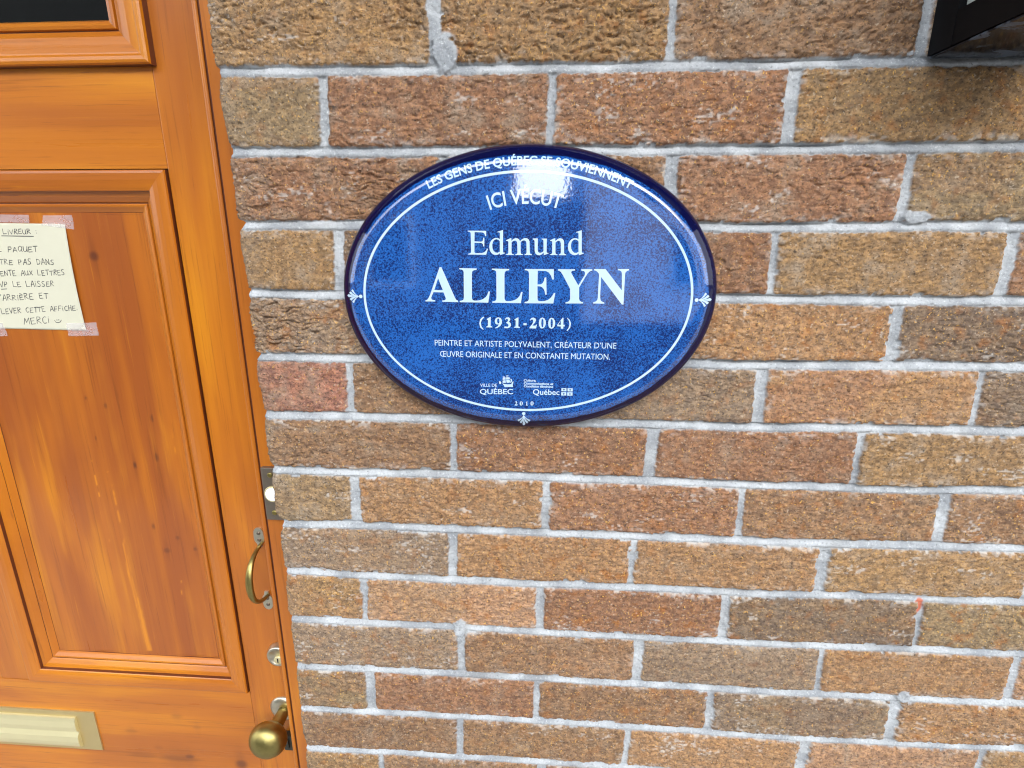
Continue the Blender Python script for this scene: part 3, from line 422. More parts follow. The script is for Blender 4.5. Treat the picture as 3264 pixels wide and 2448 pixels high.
def wall_grid(xs, zs, with_edge):
    X, Z = np.meshgrid(xs, zs)
    X = X.astype(np.float64); Z = Z.astype(np.float64)
    if with_edge:
        xe = np.interp(Z[:, :1], EZ, EX) + 0.0006 * vnoise(Z[:, :1], Z[:, :1], .004, .004, 5) + 0.0008 * vnoise(Z[:, :1], Z[:, :1] * 0, .011, 1, 6)
        X = X + (xe + 0.1) * np.exp(-(X + 0.1) / 0.02)
    nz, nx = X.shape
    Y = np.zeros_like(X); mort = np.ones_like(X); bloom = np.zeros_like(X)
    tone = np.zeros(X.shape + (3,)); red = np.zeros_like(X); bvar = np.full_like(X, .5)
    wob = 0.0007 * vnoise(X, Z, .05, .05, 11)
    Zw = Z + wob
    rag = 0.0007 * vnoise(X, Z, .010, .007, 21) + 0.0006 * vnoise(X, Z, .0032, .0028, 22) + 0.0004 * vnoise(X, Z, .0014, .0014, 23)
    # surface texture (metres, towards the viewer)
    wx = X + 0.006 * vnoise(X, Z, .02, .012, 31); wz = Z + 0.0032 * vnoise(X, Z, .012, .010, 32)
    cre = np.zeros_like(X)
    for (sx, sz, sw, amp, sdn) in ((.0125, .0042, .16, 1.0, 41), (.0070, .0026, .18, .8, 42), (.022, .0075, .10, .9, 43)):
        nn = vnoise(wx, wz, sx, sz, sdn)
        cre -= amp * np.exp(-(nn / sw) ** 2)
    lump = 0.7 * vnoise(wx, wz, .0085, .0036, 51) + 0.6 * vnoise(wx, wz, .0040, .0021, 52)
    grit = vnoise(X, Z, .0019, .0015, 53)
    tex_w = 0.00105 * cre + 0.00085 * lump
    tex_b = 0.00042 * grit + 0.00040 * vnoise(X, Z, .0040, .0028, 54)
    broad = 0.0007 * vnoise(X, Z, .06, .03, 55)
    strong = 0.75 + 0.5 * vnoise(X, Z, .055, .035, 56)
    msurf = 0.00028 * vnoise(X, Z, .006, .004, 61) + 0.00026 * grit + 0.00030 * vnoise(X, Z, .0027, .0024, 63) + 0.0005 * vnoise(X, Z, .03, .010, 62)
    effl = sstep(.25, .75, vnoise(X, Z, .018, .006, 71) * 0.6 + vnoise(X, Z, .0034, .0024, 72) * 0.7 + 0.10)
    spot = sstep(.55, .95, vnoise(X, Z, .026, .013, 73) * 0.65 + 0.55 * vnoise(X, Z, .0032, .0020, 74))
    chip = 0.0042 * sstep(.62, .82, vnoise(X, Z, .021, .016, 25) * .8 + vnoise(X, Z, .006, .005, 26) * .4)
    pit = sstep(.66, .80, vnoise(X, Z, .0052, .0042, 57)) * sstep(-.1, .5, vnoise(X, Z, .06, .04, 58))
    crack = sstep(-.15, .35, vnoise(X, Z * 0, .09, 1, 81) + 0.4 * vnoise(X, Z * 0, .02, 1, 82))
    zmin, zmax = zs.min() - 0.1, zs.max() + 0.1
    for n in range(-16, 34):
        if -RISE * n > zmax or -RISE * (n - 1) < zmin: continue
        top = bed(n - 1, X[0] if not with_edge else xs); bot = bed(n, X[0] if not with_edge else xs)
        rows = (Zw <= top[None, :]) & (Zw > bot[None, :])
        r, cidx = np.nonzero(rows)
        if len(r) == 0: continue
        x = X[r, cidx]; z = Zw[r, cidx]; tp = top[cidx]; bt = bot[cidx]
        hb = 0.0044
        dt = tp - hb - z; db = z - bt - hb
        dl = np.full_like(x, 1.0); dr = np.full_like(x, 1.0); bi = np.zeros(len(x), dtype=int)
        fz = (z - bt) / np.maximum(tp - bt, 1e-4)
        for j, ((xa, za), (xb, zb)) in enumerate(course_heads(n, xs.min(), xs.max())):
            hh = 0.0041 + 0.0014 * math.sin(n * 1.7 + j * 2.3)
            xh = xb + (xa - xb) * fz + 0.0005 * vnoise(z, z * 0 + j + n, .03, 1, 91)
            d = x - xh
            bi += (d > 0)
            dl = np.where(d > 0, np.minimum(dl, d - hh), dl)
            dr = np.where(d <= 0, np.minimum(dr, -d - hh), dr)
        k = 0.0013
        s = -k * np.log(np.exp(-dt / k) + np.exp(-db / k) + np.exp(-np.minimum(dl, .2) / k) + np.exp(-np.minimum(dr, .2) / k))
        s = s + rag[r, cidx] - chip[r, cidx] * np.exp(-np.maximum(s, 0) / 0.006)
        bm_ = sstep(-0.0004, 0.0008, s)
        nh = n * 17
        bw = np.array([(math.sin((i + nh) * 12.9898) * 43758.5453) % 1.0 for i in range(60)])
        wr = np.array([WRINK[n][i] if n in WRINK and with_edge and i < len(WRINK[n]) else 0.22 + 0.38 * bw[i] for i in range(60)])
        tt = np.array([PAL[TONES[n][i]] if n in TONES and with_edge and i < len(TONES[n]) else PAL[int(bw[(i * 7 + 3) % 60] * 8.99)] for i in range(60)])
        bi = np.clip(bi, 0, 59)
        prot = (bw[bi] - 0.5) * 0.0016
        face = prot + broad[r, cidx] + tex_w[r, cidx] * wr[bi] * strong[r, cidx] * 1.05 + tex_b[r, cidx] - 0.0026 * np.exp(-np.maximum(s, 0) / 0.0016) - 0.0016 * pit[r, cidx] * bw[(bi * 11 + 2) % 60]
        half = np.clip(-s / 0.0052, 0, 1)
        tj = np.where(db < dt, np.clip(-db / (2 * hb), 0, .5), np.clip(1 + dt / (2 * hb), .5, 1))     # 0 = upper edge of the bed joint, 1 = lower edge
        inbed = sstep(-0.0006, 0.0006, -np.minimum(dt, db))
        jb = 0.0058 - 0.0040 * sstep(0.05, 0.75, tj) + 0.0006 * sstep(.8, 1, tj)
        jh = 0.0036 + 0.0012 * half ** 0.8
        jd = inbed * jb + (1 - inbed) * jh
        gap = np.exp(-((db + 0.0016) / 0.0010) ** 2) * crack[r, cidx] * 0.0025
        mo = -(jd + gap) + msurf[r, cidx]
        Y[r, cidx] = -(bm_ * face + (1 - bm_) * mo)
        mort[r, cidx] = 1 - bm_
        rv = 0.93 + 0.14 * bw[(bi * 3 + 5) % 60]
        xo, zo = x + bi * 3.17 + n * 1.93, z + bi * 1.71
        p1 = sstep(-.1, .55, vnoise(xo, zo, .075, .035, 301) + 0.45 * vnoise(xo, zo, .018, .012, 302))[:, None] * (0.25 + 0.55 * bw[(bi * 13 + 4) % 60])[:, None]
        p2 = sstep(.15, .75, vnoise(xo, zo, .055, .030, 303) + 0.5 * vnoise(xo, zo, .014, .010, 304))[:, None] * (0.55 * bw[(bi * 17 + 6) % 60])[:, None]
        alt = tt[(bi * 3 + 1) % 5]
        tb = tt[bi] * (1 - p1) + (0.5 * tt[bi] + 0.5 * alt) * p1
        tb = tb * (1 - p2) + tb * np.array((0.62, 0.60, 0.62)) * p2
        tone[r, cidx] = tb * rv[:, None]
        bvar[r, cidx] = bw[(bi * 19 + 8) % 60]
        edge_near = np.exp(-np.maximum(s, 0) / 0.0035)
        bloom[r, cidx] = np.clip(effl[r, cidx] * edge_near * 0.55 * (0.4 + bw[bi]) + spot[r, cidx] * 0.42 * (bw[(bi * 5 + 1) % 60] > .45), 0, 0.9)
    for bx, bz, rx, rz in BLOBS:
        q = np.sqrt(((X - bx) / rx) ** 2 + ((Z - bz) / rz) ** 2) + 0.14 * vnoise(X, Z, .009, .007, 95) + 0.16 * vnoise(X, Z, .003, .003, 97)
        mk = 1 - sstep(0.8, 1.0, q)
        Y = Y * (1 - mk) + mk * (-(0.0002 + 1.4 * msurf)); mort = np.maximum(mort, mk)
    if with_edge:
        q = np.sqrt(((X - 0.6055) / .0050) ** 2 + ((Z + 0.5865) / .0105) ** 2)
        red = (1 - sstep(.8, 1.1, q + 0.08 * vnoise(X, Z, .004, .004, 96)))
        de = X - np.interp(Z, EZ, EX)
        Y += 0.0022 * np.exp(-np.maximum(de, 0) / 0.0022)
        greyed = np.exp(-np.maximum(de, 0) / 0.012) * 0.55 * (Z > -1.2)
        tone = tone * (1 - greyed[..., None]) + np.array((0.21, 0.165, 0.125)) * greyed[..., None]
    return X, Y, Z, mort, bloom, tone, red, bvar

def grid_faces(nz, nx, start):
    i = np.arange(nz - 1)[:, None] * nx + np.arange(nx - 1)[None, :] + start
    return np.stack([i, i + 1, i + nx + 1, i + nx], axis=-1).reshape(-1, 4)

def build_wall():
    blocks, faces, at_m, at_b, at_t, at_r, at_v = [], [], [], [], [], [], []
    start = 0
    def push(res, left_return):
        nonlocal start
        X, Y, Z, mo, bl, to, rd, bv = res
        if left_return:
            pre = []
            def cat(A, B): return np.concatenate([B, A], axis=1)
            ys = [0.16, 0.10, 0.05, 0.02, 0.008]
            Xp = np.repeat(X[:, :1], len(ys), 1) + 0.0012 * np.array([0, 0, .6, .3, .1])[None, :]
            Yp = np.tile(np.array(ys)[None, :], (X.shape[0], 1)); Zp = np.repeat(Z[:, :1], len(ys), 1)
            X, Y, Z = cat(X, Xp), cat(Y, Yp), cat(Z, Zp)
            mo = cat(mo, np.repeat(mo[:, :1], len(ys), 1)); bl = cat(bl, np.repeat(bl[:, :1], len(ys), 1))
            rd = cat(rd, np.repeat(rd[:, :1], len(ys), 1)); bv = cat(bv, np.repeat(bv[:, :1], len(ys), 1)); to = np.concatenate([np.repeat(to[:, :1], len(ys), 1), to], axis=1)
        nz, nx = X.shape
        blocks.append(np.stack([X, Y, Z + Z0], -1).reshape(-1, 3)); faces.append(grid_faces(nz, nx, start)[:, ::-1] if False else grid_faces(nz, nx, start))
        at_m.append(mo.ravel()); at_b.append(bl.ravel()); at_r.append(rd.ravel()); at_v.append(bv.ravel()); at_t.append(to.reshape(-1, 3)); start += nz * nx
    xs = np.concatenate([np.arange(-0.1, 0.80, STEP), np.arange(0.80, 2.2, 0.007)])
    zs = np.concatenate([np.arange(-1.85, -0.93, 0.007), np.arange(-0.93, 0.045, STEP), np.arange(0.045, 0.95, 0.007)])
    push(wall_grid(xs, zs, True), True)
    push(wall_grid(np.arange(-2.6, -1.135, 0.009), np.arange(-1.85, 0.95, 0.008), False), False)
    push(wall_grid(np.arange(-1.135, -0.1, 0.009), np.arange(0.56, 0.95, 0.008), False), False)
    zz = np.arange(-1.85, 0.95, 0.02); yy = np.linspace(0.004, 0.17, 9)          # reveal of the wall on the far side of the door
    Yr, Zr = np.meshgrid(yy, zz); one = np.ones_like(Yr)
    push((one * -1.135, Yr, Zr, (np.abs((Zr / RISE) % 1 - .5) > .43) * 1.0, one * 0, np.repeat(np.array([[PAL[BRN]]]), Yr.shape[0], 0).repeat(Yr.shape[1], 1) * 1.0, one * 0, one * .5), False)
    V = np.concatenate(blocks); F = np.concatenate(faces)
    me = bpy.data.meshes.new("brick_wall")
    me.vertices.add(len(V)); me.vertices.foreach_set("co", V.astype(np.float32).ravel())
    me.loops.add(F.size); me.loops.foreach_set("vertex_index", F.astype(np.int32).ravel())
    me.polygons.add(len(F)); me.polygons.foreach_set("loop_start", np.arange(0, F.size, 4, dtype=np.int32))
    me.polygons.foreach_set("use_smooth", np.ones(len(F), dtype=bool))
    me.update(calc_edges=True)
    o = bpy.data.objects.new("brick_wall", me); COL.objects.link(o)
    me.materials.append(M['brick'])
    fattr(o, "mortar", np.concatenate(at_m)); fattr(o, "bloom", np.concatenate(at_b)); fattr(o, "red_paint", np.concatenate(at_r)); fattr(o, "brick_var", np.concatenate(at_v))
    tcol = np.concatenate(at_t); fattr(o, "tone", np.concatenate([tcol, np.ones((len(tcol), 1))], 1), 'FLOAT_COLOR')
    tag(o, "rough brown and ochre brick wall with pale grey mortar around the blue plaque", "wall")
    return o
STEP = 0.00088
build_wall()

# ------------------------------------------------------------------ plaque
PC = (0.1795, -0.2556); PA, PB = 0.1768, 0.1330; PTILT = math.radians(0.571)
_d = np.linspace(0, 0.0215, 400)
_slope = np.where(_d > 0.0190, 0.06, np.where(_d > 0.0118, 0.06 + 0.56 * ((0.0190 - _d) / 0.0072) ** 1.2,
         np.where(_d > 0.0045, 0.62 + 0.16 * (0.0118 - _d) / 0.0073, 0.78 + 4.0 * ((0.0045 - _d) / 0.0045) ** 2)))
_drop = np.concatenate([np.cumsum((_slope[::-1]) * (_d[1] - _d[0]))])[::-1]
def plaque_y(lx, lz):
    """Depth of the enamel face: gently domed, rolling over towards the rim."""
    s = np.sqrt((lx / PA) ** 2 + (lz / PB) ** 2); r = np.hypot(lx, lz)
    c = np.abs(lx) / np.maximum(r, 1e-6)
    d = (1 - s) * (PB + (PA - PB) * c)
    return -0.0255 + 0.0030 * np.minimum(s, 1) ** 2 + np.interp(d, _d, _drop - _drop[-1])
def plaque_world(lx, lz, lift=0.0):
    lx = np.asarray(lx, float); lz = np.asarray(lz, float)
    ca, sa = math.cos(PTILT), math.sin(PTILT)
    return np.stack([PC[0] + ca * lx - sa * lz, plaque_y(lx, lz) - lift, PC[1] + sa * lx + ca * lz], -1)

plq = thing("oval_plaque", "oval glossy blue enamelled plaque with white lettering fixed to the brick wall", "plaque", (PC[0], 0, PC[1]))
ss = np.concatenate([np.linspace(0.02, 0.82, 32), np.linspace(0.825, 0.975, 44), np.linspace(0.978, 1.0, 14)])
nt_ = 320
V, F, rimv = [], [], []
th = np.linspace(0, 2 * math.pi, nt_, endpoint=False)
for s in ss:
    P = plaque_world(PA * s * np.cos(th), PB * s * np.sin(th)); V += P.tolist()
    dist = (1 - s) * (PB + (PA - PB) * np.abs(np.cos(th)))
    wav = 0.0003 * np.sin(th * 23 + 1.3) + 0.0002 * np.sin(th * 57)
    rimv += list(1 - sstep(0.0108, 0.0120, dist + wav))
for s, y in ((0.999, -0.0060), (0.992, -0.0030), (0.985, 0.003)):
    P = plaque_world(PA * s * np.cos(th), PB * s * np.sin(th)); P[:, 1] = y; V += P.tolist(); rimv += [1.0] * nt_
nr = len(ss) + 3
for j in range(nr - 1):
    for i in range(nt_):
        k = (i + 1) % nt_; F.append([j * nt_ + i, j * nt_ + k, (j + 1) * nt_ + k, (j + 1) * nt_ + i][::-1])
V.append(plaque_world(0, 0).tolist()); rimv.append(0.0)
for i in range(nt_): F.append([len(V) - 1, (i + 1) % nt_, i][::-1])
F = [f[::-1] for f in F]
body = add("enamel_body", V, F, M['glaze'], plq, True); fattr(body, "rim", rimv)

def densify(v, f, lim):
    """Split long edges so flat lettering can follow the dome."""
    bm = bmesh.new()
    vs = [bm.verts.new((a[0], a[1], 0)) for a in v]
    for p in f:
        try: bm.faces.new([vs[i] for i in p])
        except ValueError: pass
    bmesh.ops.remove_doubles(bm, verts=list(bm.verts), dist=1e-7)
    bmesh.ops.triangulate(bm, faces=list(bm.faces))
    for _ in range(5):
        e = [x for x in bm.edges if x.calc_length() > lim]
        if not e: break
        bmesh.ops.subdivide_edges(bm, edges=e, cuts=1)
        bmesh.ops.triangulate(bm, faces=[q for q in bm.faces if len(q.verts) > 3])
    for p in bm.faces:
        if p.normal.z > 0: p.normal_flip()
    return bm_out(bm)

def decal(name, loops_list, parent=plq, mat=None, lift=0.00025):
    V, F = [], []
    for loops in loops_list:
        tris = geometry.tessellate_polygon([[Vector((x, z, 0)) for x, z in lp] for lp in loops])
        pts = [p for lp in loops for p in lp]
        n = len(V)
        pv, pf = densify(pts, tris, 0.0022)
        V += plaque_world([p[0] for p in pv], [p[1] for p in pv], lift).tolist()
        F += [[n + i for i in t] for t in pf]
    return add(name, V, F, mat or M['letter'], parent)

def text_mesh(body, bold=0.0, shear=0.0):
    c = bpy.data.curves.new("temporary_text", 'FONT'); c.body = body; c.size = 1.0; c.offset = bold; c.shear = shear; c.resolution_u = 4
    o = bpy.data.objects.new("temporary_text", c); COL.objects.link(o)
    dg = bpy.context.evaluated_depsgraph_get(); dg.update()
    me = bpy.data.meshes.new_from_object(o.evaluated_get(dg))
    v = np.array([tuple(a.co) for a in me.vertices]).reshape(-1, 3); f = [list(p.vertices) for p in me.polygons]
    bpy.data.objects.remove(o); bpy.data.curves.remove(c); bpy.data.meshes.remove(me)
    return v, f
CAP = None
def cap_height():
    global CAP
    if CAP is None:
        v, f = text_mesh("H"); CAP = v[:, 1].max()
    return CAP

def text_line(name, items, bold=0.0, shear=0.0, parent=plq):
    V, F = [], []
    for txt, a, c, h in items:
        v, f = text_mesh(txt, bold, shear)
        x0, x1 = v[:, 0].min(), v[:, 0].max()
        u = (v[:, 0] - x0) / (x1 - x0); vy = v[:, 1] / cap_height() * h
        ax, az = a; cx, cz = c
        d = np.array([cx - ax, cz - az]); L = np.linalg.norm(d); d /= L
        lx = ax + d[0] * u * L - d[1] * vy; lz = az + d[1] * u * L + d[0] * vy
        n = len(V); V += plaque_world(lx, lz, 0.00025).tolist(); F += [[i + n for i in p] for p in f]
    return add(name, V, F, M['letter'], parent)

decal("surname_lettering", SURNAME); decal("forename_lettering", FORENAME)
decal("years_lettering", YEARS); decal("date_lettering", MADE)
decal("ship_emblem", SHIP); decal("flag_emblem", FLAG)
text_line("description_lettering", LINES, 0.0); text_line("city_lettering", CITY, 0.012)
text_line("ministry_lettering", MINISTRY, 0.03, 0.2); text_line("province_lettering", PROVINCE, 0.012)

def bent_text(name, txt, fx, h, bold):
    v, f = text_mesh(txt, bold)
    x0, x1 = v[:, 0].min(), v[:, 0].max()
    u = (v[:, 0] - x0) / (x1 - x0); vy = v[:, 1] / cap_height() * h
    lx, lz = fx(u, vy)
    pv, pf = densify(np.stack([lx, lz], -1).tolist(), f, 0.0012)
    return add(name, plaque_world([p[0] for p in pv], [p[1] for p in pv], 0.00025), pf, M['letter'], plq)
def arc_ici(u, vy):
    R = 0.098; a = math.radians(18.2)
    t = -a + 2 * a * u
    return -0.0005 + (R + vy) * np.sin(t), 0.0816 - R + (R + vy) * np.cos(t)
bent_text("upper_lettering", "ICI VÉCUT", arc_ici, 0.0120, 0.014)
tt_ = np.linspace(0, math.pi, 2001)
ma, mb_ = 0.1512 + 0.0045, 0.1090 + 0.0045
mx, mz = ma * np.cos(tt_), mb_ * np.sin(tt_)
al = np.concatenate([[0], np.cumsum(np.hypot(np.diff(mx), np.diff(mz)))])
i0 = np.argmin(np.abs(mx + 0.0852)); i1 = np.argmin(np.abs(mx - 0.0905))
def arc_motto(u, vy):
    sl = al[i0] + (al[i1] - al[i0]) * u
    t = np.interp(sl, al, tt_)
    px, pz = ma * np.cos(t), mb_ * np.sin(t); nx, nz = np.cos(t) / ma, np.sin(t) / mb_; L = np.hypot(nx, nz)
    return px + nx / L * vy, pz + nz / L * vy
bent_text("motto_lettering", "LES GENS DE QUÉBEC SE SOUVIENNENT", arc_motto, 0.0072, 0.022)
V, F = [], []
th = np.linspace(0, 2 * math.pi, 256, endpoint=False)
for q in (-0.0011, 0.0, 0.0011):
    V += plaque_world((0.1505 + q) * np.cos(th) - 0.0004, (0.1088 + q) * np.sin(th) - 0.0006, 0.00025).tolist()
for j in range(2):
    for i in range(256):
        k = (i + 1) % 256; F.append([j * 256 + i, (j + 1) * 256 + i, (j + 1) * 256 + k, j * 256 + k])
add("border_line", V, F, M['letter'], plq)
def palmette(cx, cz, rot):
    u = 0.0000288
    p1 = [(-60, -5), (-150, -60), (-215, -140), (-252, -215), (-265, -225), (-325, -180), (-240, -95), (-150, -35), (-60, 5)]
    p2 = [(-60, -3), (-200, -45), (-290, -95), (-345, -145), (-365, -145), (-425, -105), (-380, -62), (-290, -28), (-180, -5), (-60, 5)]
    p3 = [(-60, -3), (-240, -12), (-400, -42), (-465, -58), (-520, -5), (-450, 48), (-390, 32), (-240, 8), (-60, 4)]
    mir = lambda p: [(a, -b) for a, b in p][::-1]
    ball = [(58 * math.cos(a * math.pi / 10), 58 * math.sin(a * math.pi / 10)) for a in range(20)]
    ca, sa = math.cos(rot), math.sin(rot)
    f = lambda p: [(cx + u * (ca * a - sa * -b), cz + u * (sa * a + ca * -b)) for a, b in p]
    return [[f(p)] for p in (p1, p2, p3, mir(p2), mir(p1), ball)]
for (cx, cz), r in zip(PALM, (0, math.pi, math.pi / 2)):
    decal("palmette_ornament", palmette(cx, cz, r))

# ------------------------------------------------------------------ door
YD, YF = 0.110, 0.040
def grain(o, axis, seed, knots=None, worn=None):
    me = o.data; n = len(me.vertices); co = np.empty(n * 3, dtype=np.float32); me.vertices.foreach_get("co", co); co = co.reshape(-1, 3)
    along, across = (co[:, 2], co[:, 0]) if axis == 'z' else (co[:, 0], co[:, 2])
    fattr(o, "grain", np.stack([along + seed * 3.7, across + seed * 1.3 + co[:, 1] * 0.8, np.full(n, seed * 5.1)], 1), 'FLOAT_VECTOR')
    kk = np.zeros(n)
    if knots is not None:
        base = np.array(origin(o.parent)) if o.parent else np.array(o.location)
        wx, wz = co[:, 0] + base[0], co[:, 2] + base[2] - Z0
        for kx, kz, rx, rz, st in knots:
            q = np.sqrt(((wx - kx) / rx) ** 2 + ((wz - kz) / rz) ** 2)
            kk = np.maximum(kk, st * (1 - sstep(0.35, 1.15, q)))
            # grain swirl shade above and below the knot
            q2 = np.sqrt(((wx - kx) / (rx * .8)) ** 2 + ((wz - kz) / (rz * 4)) ** 2); kk = np.maximum(kk, st * 0.32 * (1 - sstep(0.2, 1.2, q2)))
    fattr(o, "knot", kk)
    if worn is not None:
        ww = np.zeros(n)
        for pts in worn:
            for (xa, za, wa), (xb, zb, wb) in zip(pts[:-1], pts[1:]):
                t_ = np.clip((wz - za) / (zb - za), 0, 1); inside = (wz <= max(za, zb)) & (wz >= min(za, zb))
                wd = wa + (wb - wa) * t_
                off = wx - (xa + (xb - xa) * t_) - 0.0006 * vnoise(wz, wz * 0, .009, 1, 400)
                ww = np.maximum(ww, inside * (1 - sstep(0.5, 1.2, np.abs(off) / wd)))
        fattr(o, "worn", ww)
    return o
def plank(name, x0, x1, z0, z1, y0, y1, axis, seed, parent, mat='pine', bev=0.0012, knots=None):
    o = add(name, *box_vf(x0, x1, y0, y1, z0, z1, bev), M[mat], parent)
    return grain(o, axis, seed)
def board_grid(name, x0, x1, z0, z1, y, thick, step, axis, seed, parent, mat, knots, worn=None):
    """A board with a fine front face, so knots and grain can sit in it."""
    xs = np.linspace(x0, x1, max(2, int((x1 - x0) / step))); zs = np.linspace(z0, z1, max(2, int((z1 - z0) / step)))
    X, Z = np.meshgrid(xs, zs); nz, nx = X.shape
    Yg = np.full_like(X, y) + 0.0005 * vnoise(X, Z, .035, .3, 301 + seed) * (1 if axis == 'z' else 0)
    V = np.stack([X, Yg, Z], -1).reshape(-1, 3).tolist(); F = grid_faces(nz, nx, 0).tolist()
    n = len(V)
    V += [(x0, y + thick, z0), (x1, y + thick, z0), (x1, y + thick, z1), (x0, y + thick, z1)]
    c = [0, nx - 1, nz * nx - 1, (nz - 1) * nx]
    F += [[n, n + 3, n + 2, n + 1]]
    F += [list(range(0, nx))[::-1] + [n, n + 1], [(nz - 1) * nx + i for i in range(nx)] + [n + 2, n + 3]]
    F += [[i * nx for i in range(nz)] + [n + 3, n], [i * nx + nx - 1 for i in range(nz)][::-1] + [n + 1, n + 2]]
    o = add(name, V, F, M[mat], parent)
    return grain(o, axis, seed, knots, worn)

DX1, DX0 = -0.112, -1.122           # door edges (right edge runs behind the frame)
door = thing("wooden_door", "orange varnished wooden panelled door with brass fittings left of the brick wall", "door", (-0.62, YD, -1.84))
T0, T1 = YD, YD + 0.042
SX = -0.2355                          # inner edge of the right stile
rng = random.Random(3)
plank("stile", SX, DX1, -1.835, 0.50, T0, T1, 'z', 1, door)
plank("stile", DX0, -1.003, -1.835, 0.50, T0, T1, 'z', 2, door)
MUN0, MUN1 = -0.653, -0.585
plank("muntin", MUN0, MUN1, -0.866, -0.1295, T0 + 0.0003, T1, 'z', 3, door)
plank("muntin", MUN0, MUN1, -1.62, -1.085, T0 + 0.0003, T1, 'z', 13, door)
plank("rail", -1.003, SX, 0.40, 0.50, T0, T1, 'x', 4, door)
RAILKN = [(-0.352, -1.000, 0.010, 0.006, .75), (-0.44, -0.955, .012, .004, .35), (-0.40, -0.985, .010, .003, .3), (-0.33, -0.94, .008, .004, .3),
          (-0.268, -1.008, .012, .011, .75), (-0.37, -1.005, .04, .009, .45), (-0.43, -1.003, .03, .006, .3), (-0.36, -0.92, .012, .004, .3)]
board_grid("rail", -1.003, SX, -0.1295, -0.020, T0, 0.042, 0.004, 'x', 5, door, 'pine', None)
board_grid("rail", -1.003, SX, -1.085, -0.866, T0, 0.042, 0.003, 'x', 6, door, 'pine', RAILKN)
plank("rail", -1.003, SX, -1.835, -1.62, T0, T1, 'x', 7, door)
KN = [(KNOTS[0][0], KNOTS[0][1], .0075, .0080, .8)]
for i, (kx, kz) in enumerate(KNOTS[1:]):
    KN.append((kx, kz, (.0016, .0018, .0020, .0014, .0030, .0028, .0022, .0036, .0060, .0035, .0042)[i], (.004, .006, .008, .004, .007, .009, .007, .0042, .0055, .0045, .020)[i], (.8, .8, .8, .7, .85, .8, .7, .6, .6, .6, .95)[i]))
WORN = [[(-.3973, -.515, .0004), (-.3950, -.572, .0006), (-.3968, -.612, .0007), (-.3985, -.674, .0030), (-.3945, -.754, .0040), (-.3925, -.812, .0050)],
        [(-.4183, -.500, .0003), (-.4188, -.640, .0004)], [(-.3223, -.685, .0005), (-.3262, -.721, .0005)], [(-.2963, -.440, .0004), (-.2963, -.489, .0006)]]
def panel_at(x0, x1, z0, z1, seed, knots, step):
    board_grid("panel", x0, x1, z0, z1, YD + 0.0130, 0.012, step, 'z', seed, door, 'pine_red', knots, WORN if knots else None)

def moulding(name, x0, x1, z0, z1, prof, seed, parent, mats):
    """Mitred frame: prof = [(w, h)] where w runs inward from the outer rectangle and h stands towards the viewer from the door face."""
    V, F, G, MI = [], [], [], []
    sides = [((x0, z0), (x1, z0), (0, 1), (1, 0)), ((x1, z0), (x1, z1), (-1, 0), (0, 1)), ((x1, z1), (x0, z1), (0, -1), (-1, 0)), ((x0, z1), (x0, z0), (1, 0), (0, -1))]
    for si, (a, c, inn, dr) in enumerate(sides):
        n = len(V); m = len(prof)
        for end, (px, pz) in enumerate((a, c)):
            sg = 1 if end == 0 else -1
            for wv, hv in prof:
                V.append((px + inn[0] * wv + dr[0] * sg * wv, YD - hv, pz + inn[1] * wv + dr[1] * sg * wv))
        L = math.hypot(c[0] - a[0], c[1] - a[1])
        for j in range(m - 1):
            F.append([n + j, n + m + j, n + m + j + 1, n + j + 1])
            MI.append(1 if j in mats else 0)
        for end in range(2):
            for wv, hv in prof: G.append(((L - wv if end else wv) + si * 2.1 + seed, wv + si * .7 + hv, seed))
    F = [f for f in F]
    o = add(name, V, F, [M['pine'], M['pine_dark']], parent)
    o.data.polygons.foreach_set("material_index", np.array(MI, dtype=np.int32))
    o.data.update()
    fattr(o, "grain", G, 'FLOAT_VECTOR'); fattr(o, "knot", np.zeros(len(V)))
    return o
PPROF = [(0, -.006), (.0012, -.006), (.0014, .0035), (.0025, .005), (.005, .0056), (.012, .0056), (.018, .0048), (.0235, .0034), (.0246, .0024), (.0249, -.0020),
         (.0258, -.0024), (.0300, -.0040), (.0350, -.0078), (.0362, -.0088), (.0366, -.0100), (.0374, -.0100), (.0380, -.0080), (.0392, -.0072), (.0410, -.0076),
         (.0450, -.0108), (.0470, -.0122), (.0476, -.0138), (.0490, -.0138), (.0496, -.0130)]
DARKJ = {0, 1, 8, 13, 14, 20, 21, 22}  # profile strips that get the painted gap shade
def panel_unit(xa, xb, za, zb, seed, knots, step):
    panel_at(xa + 0.040, xb - 0.040, za + 0.040, zb - 0.040, seed, knots, step)
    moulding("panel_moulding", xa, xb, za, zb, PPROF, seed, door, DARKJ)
panel_unit(-0.585, SX, -0.866, -0.1295, 8, KN, 0.0022)
panel_unit(-1.003, MUN0, -0.866, -0.1295, 9, None, 0.01)
panel_unit(-0.585, SX, -1.62, -1.085, 10, None, 0.01)
panel_unit(-1.003, MUN0, -1.62, -1.085, 11, None, 0.01)
GPROF = [(0.0, -0.003), (0.0009, -0.003), (0.0010, 0.0085), (0.0022, 0.0112), (0.0050, 0.0122), (0.0085, 0.0118), (0.011, 0.0100), (0.0125, 0.0098), (0.020, 0.0094), (0.0280, 0.0075), (0.0335, 0.0048),
         (0.0345, 0.0020), (0.0356, 0.0020), (0.0364, 0.0050), (0.0395, 0.0058), (0.0430, 0.0045), (0.0455, 0.0005), (0.0470, -0.0040), (0.0475, -0.0130)]
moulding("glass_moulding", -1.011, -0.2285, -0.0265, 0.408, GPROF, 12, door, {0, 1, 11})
add("glass_pane", *box_vf(-0.99, -0.26, YD + 0.011, YD + 0.016, 0.0, 0.39), M['glass'], door)

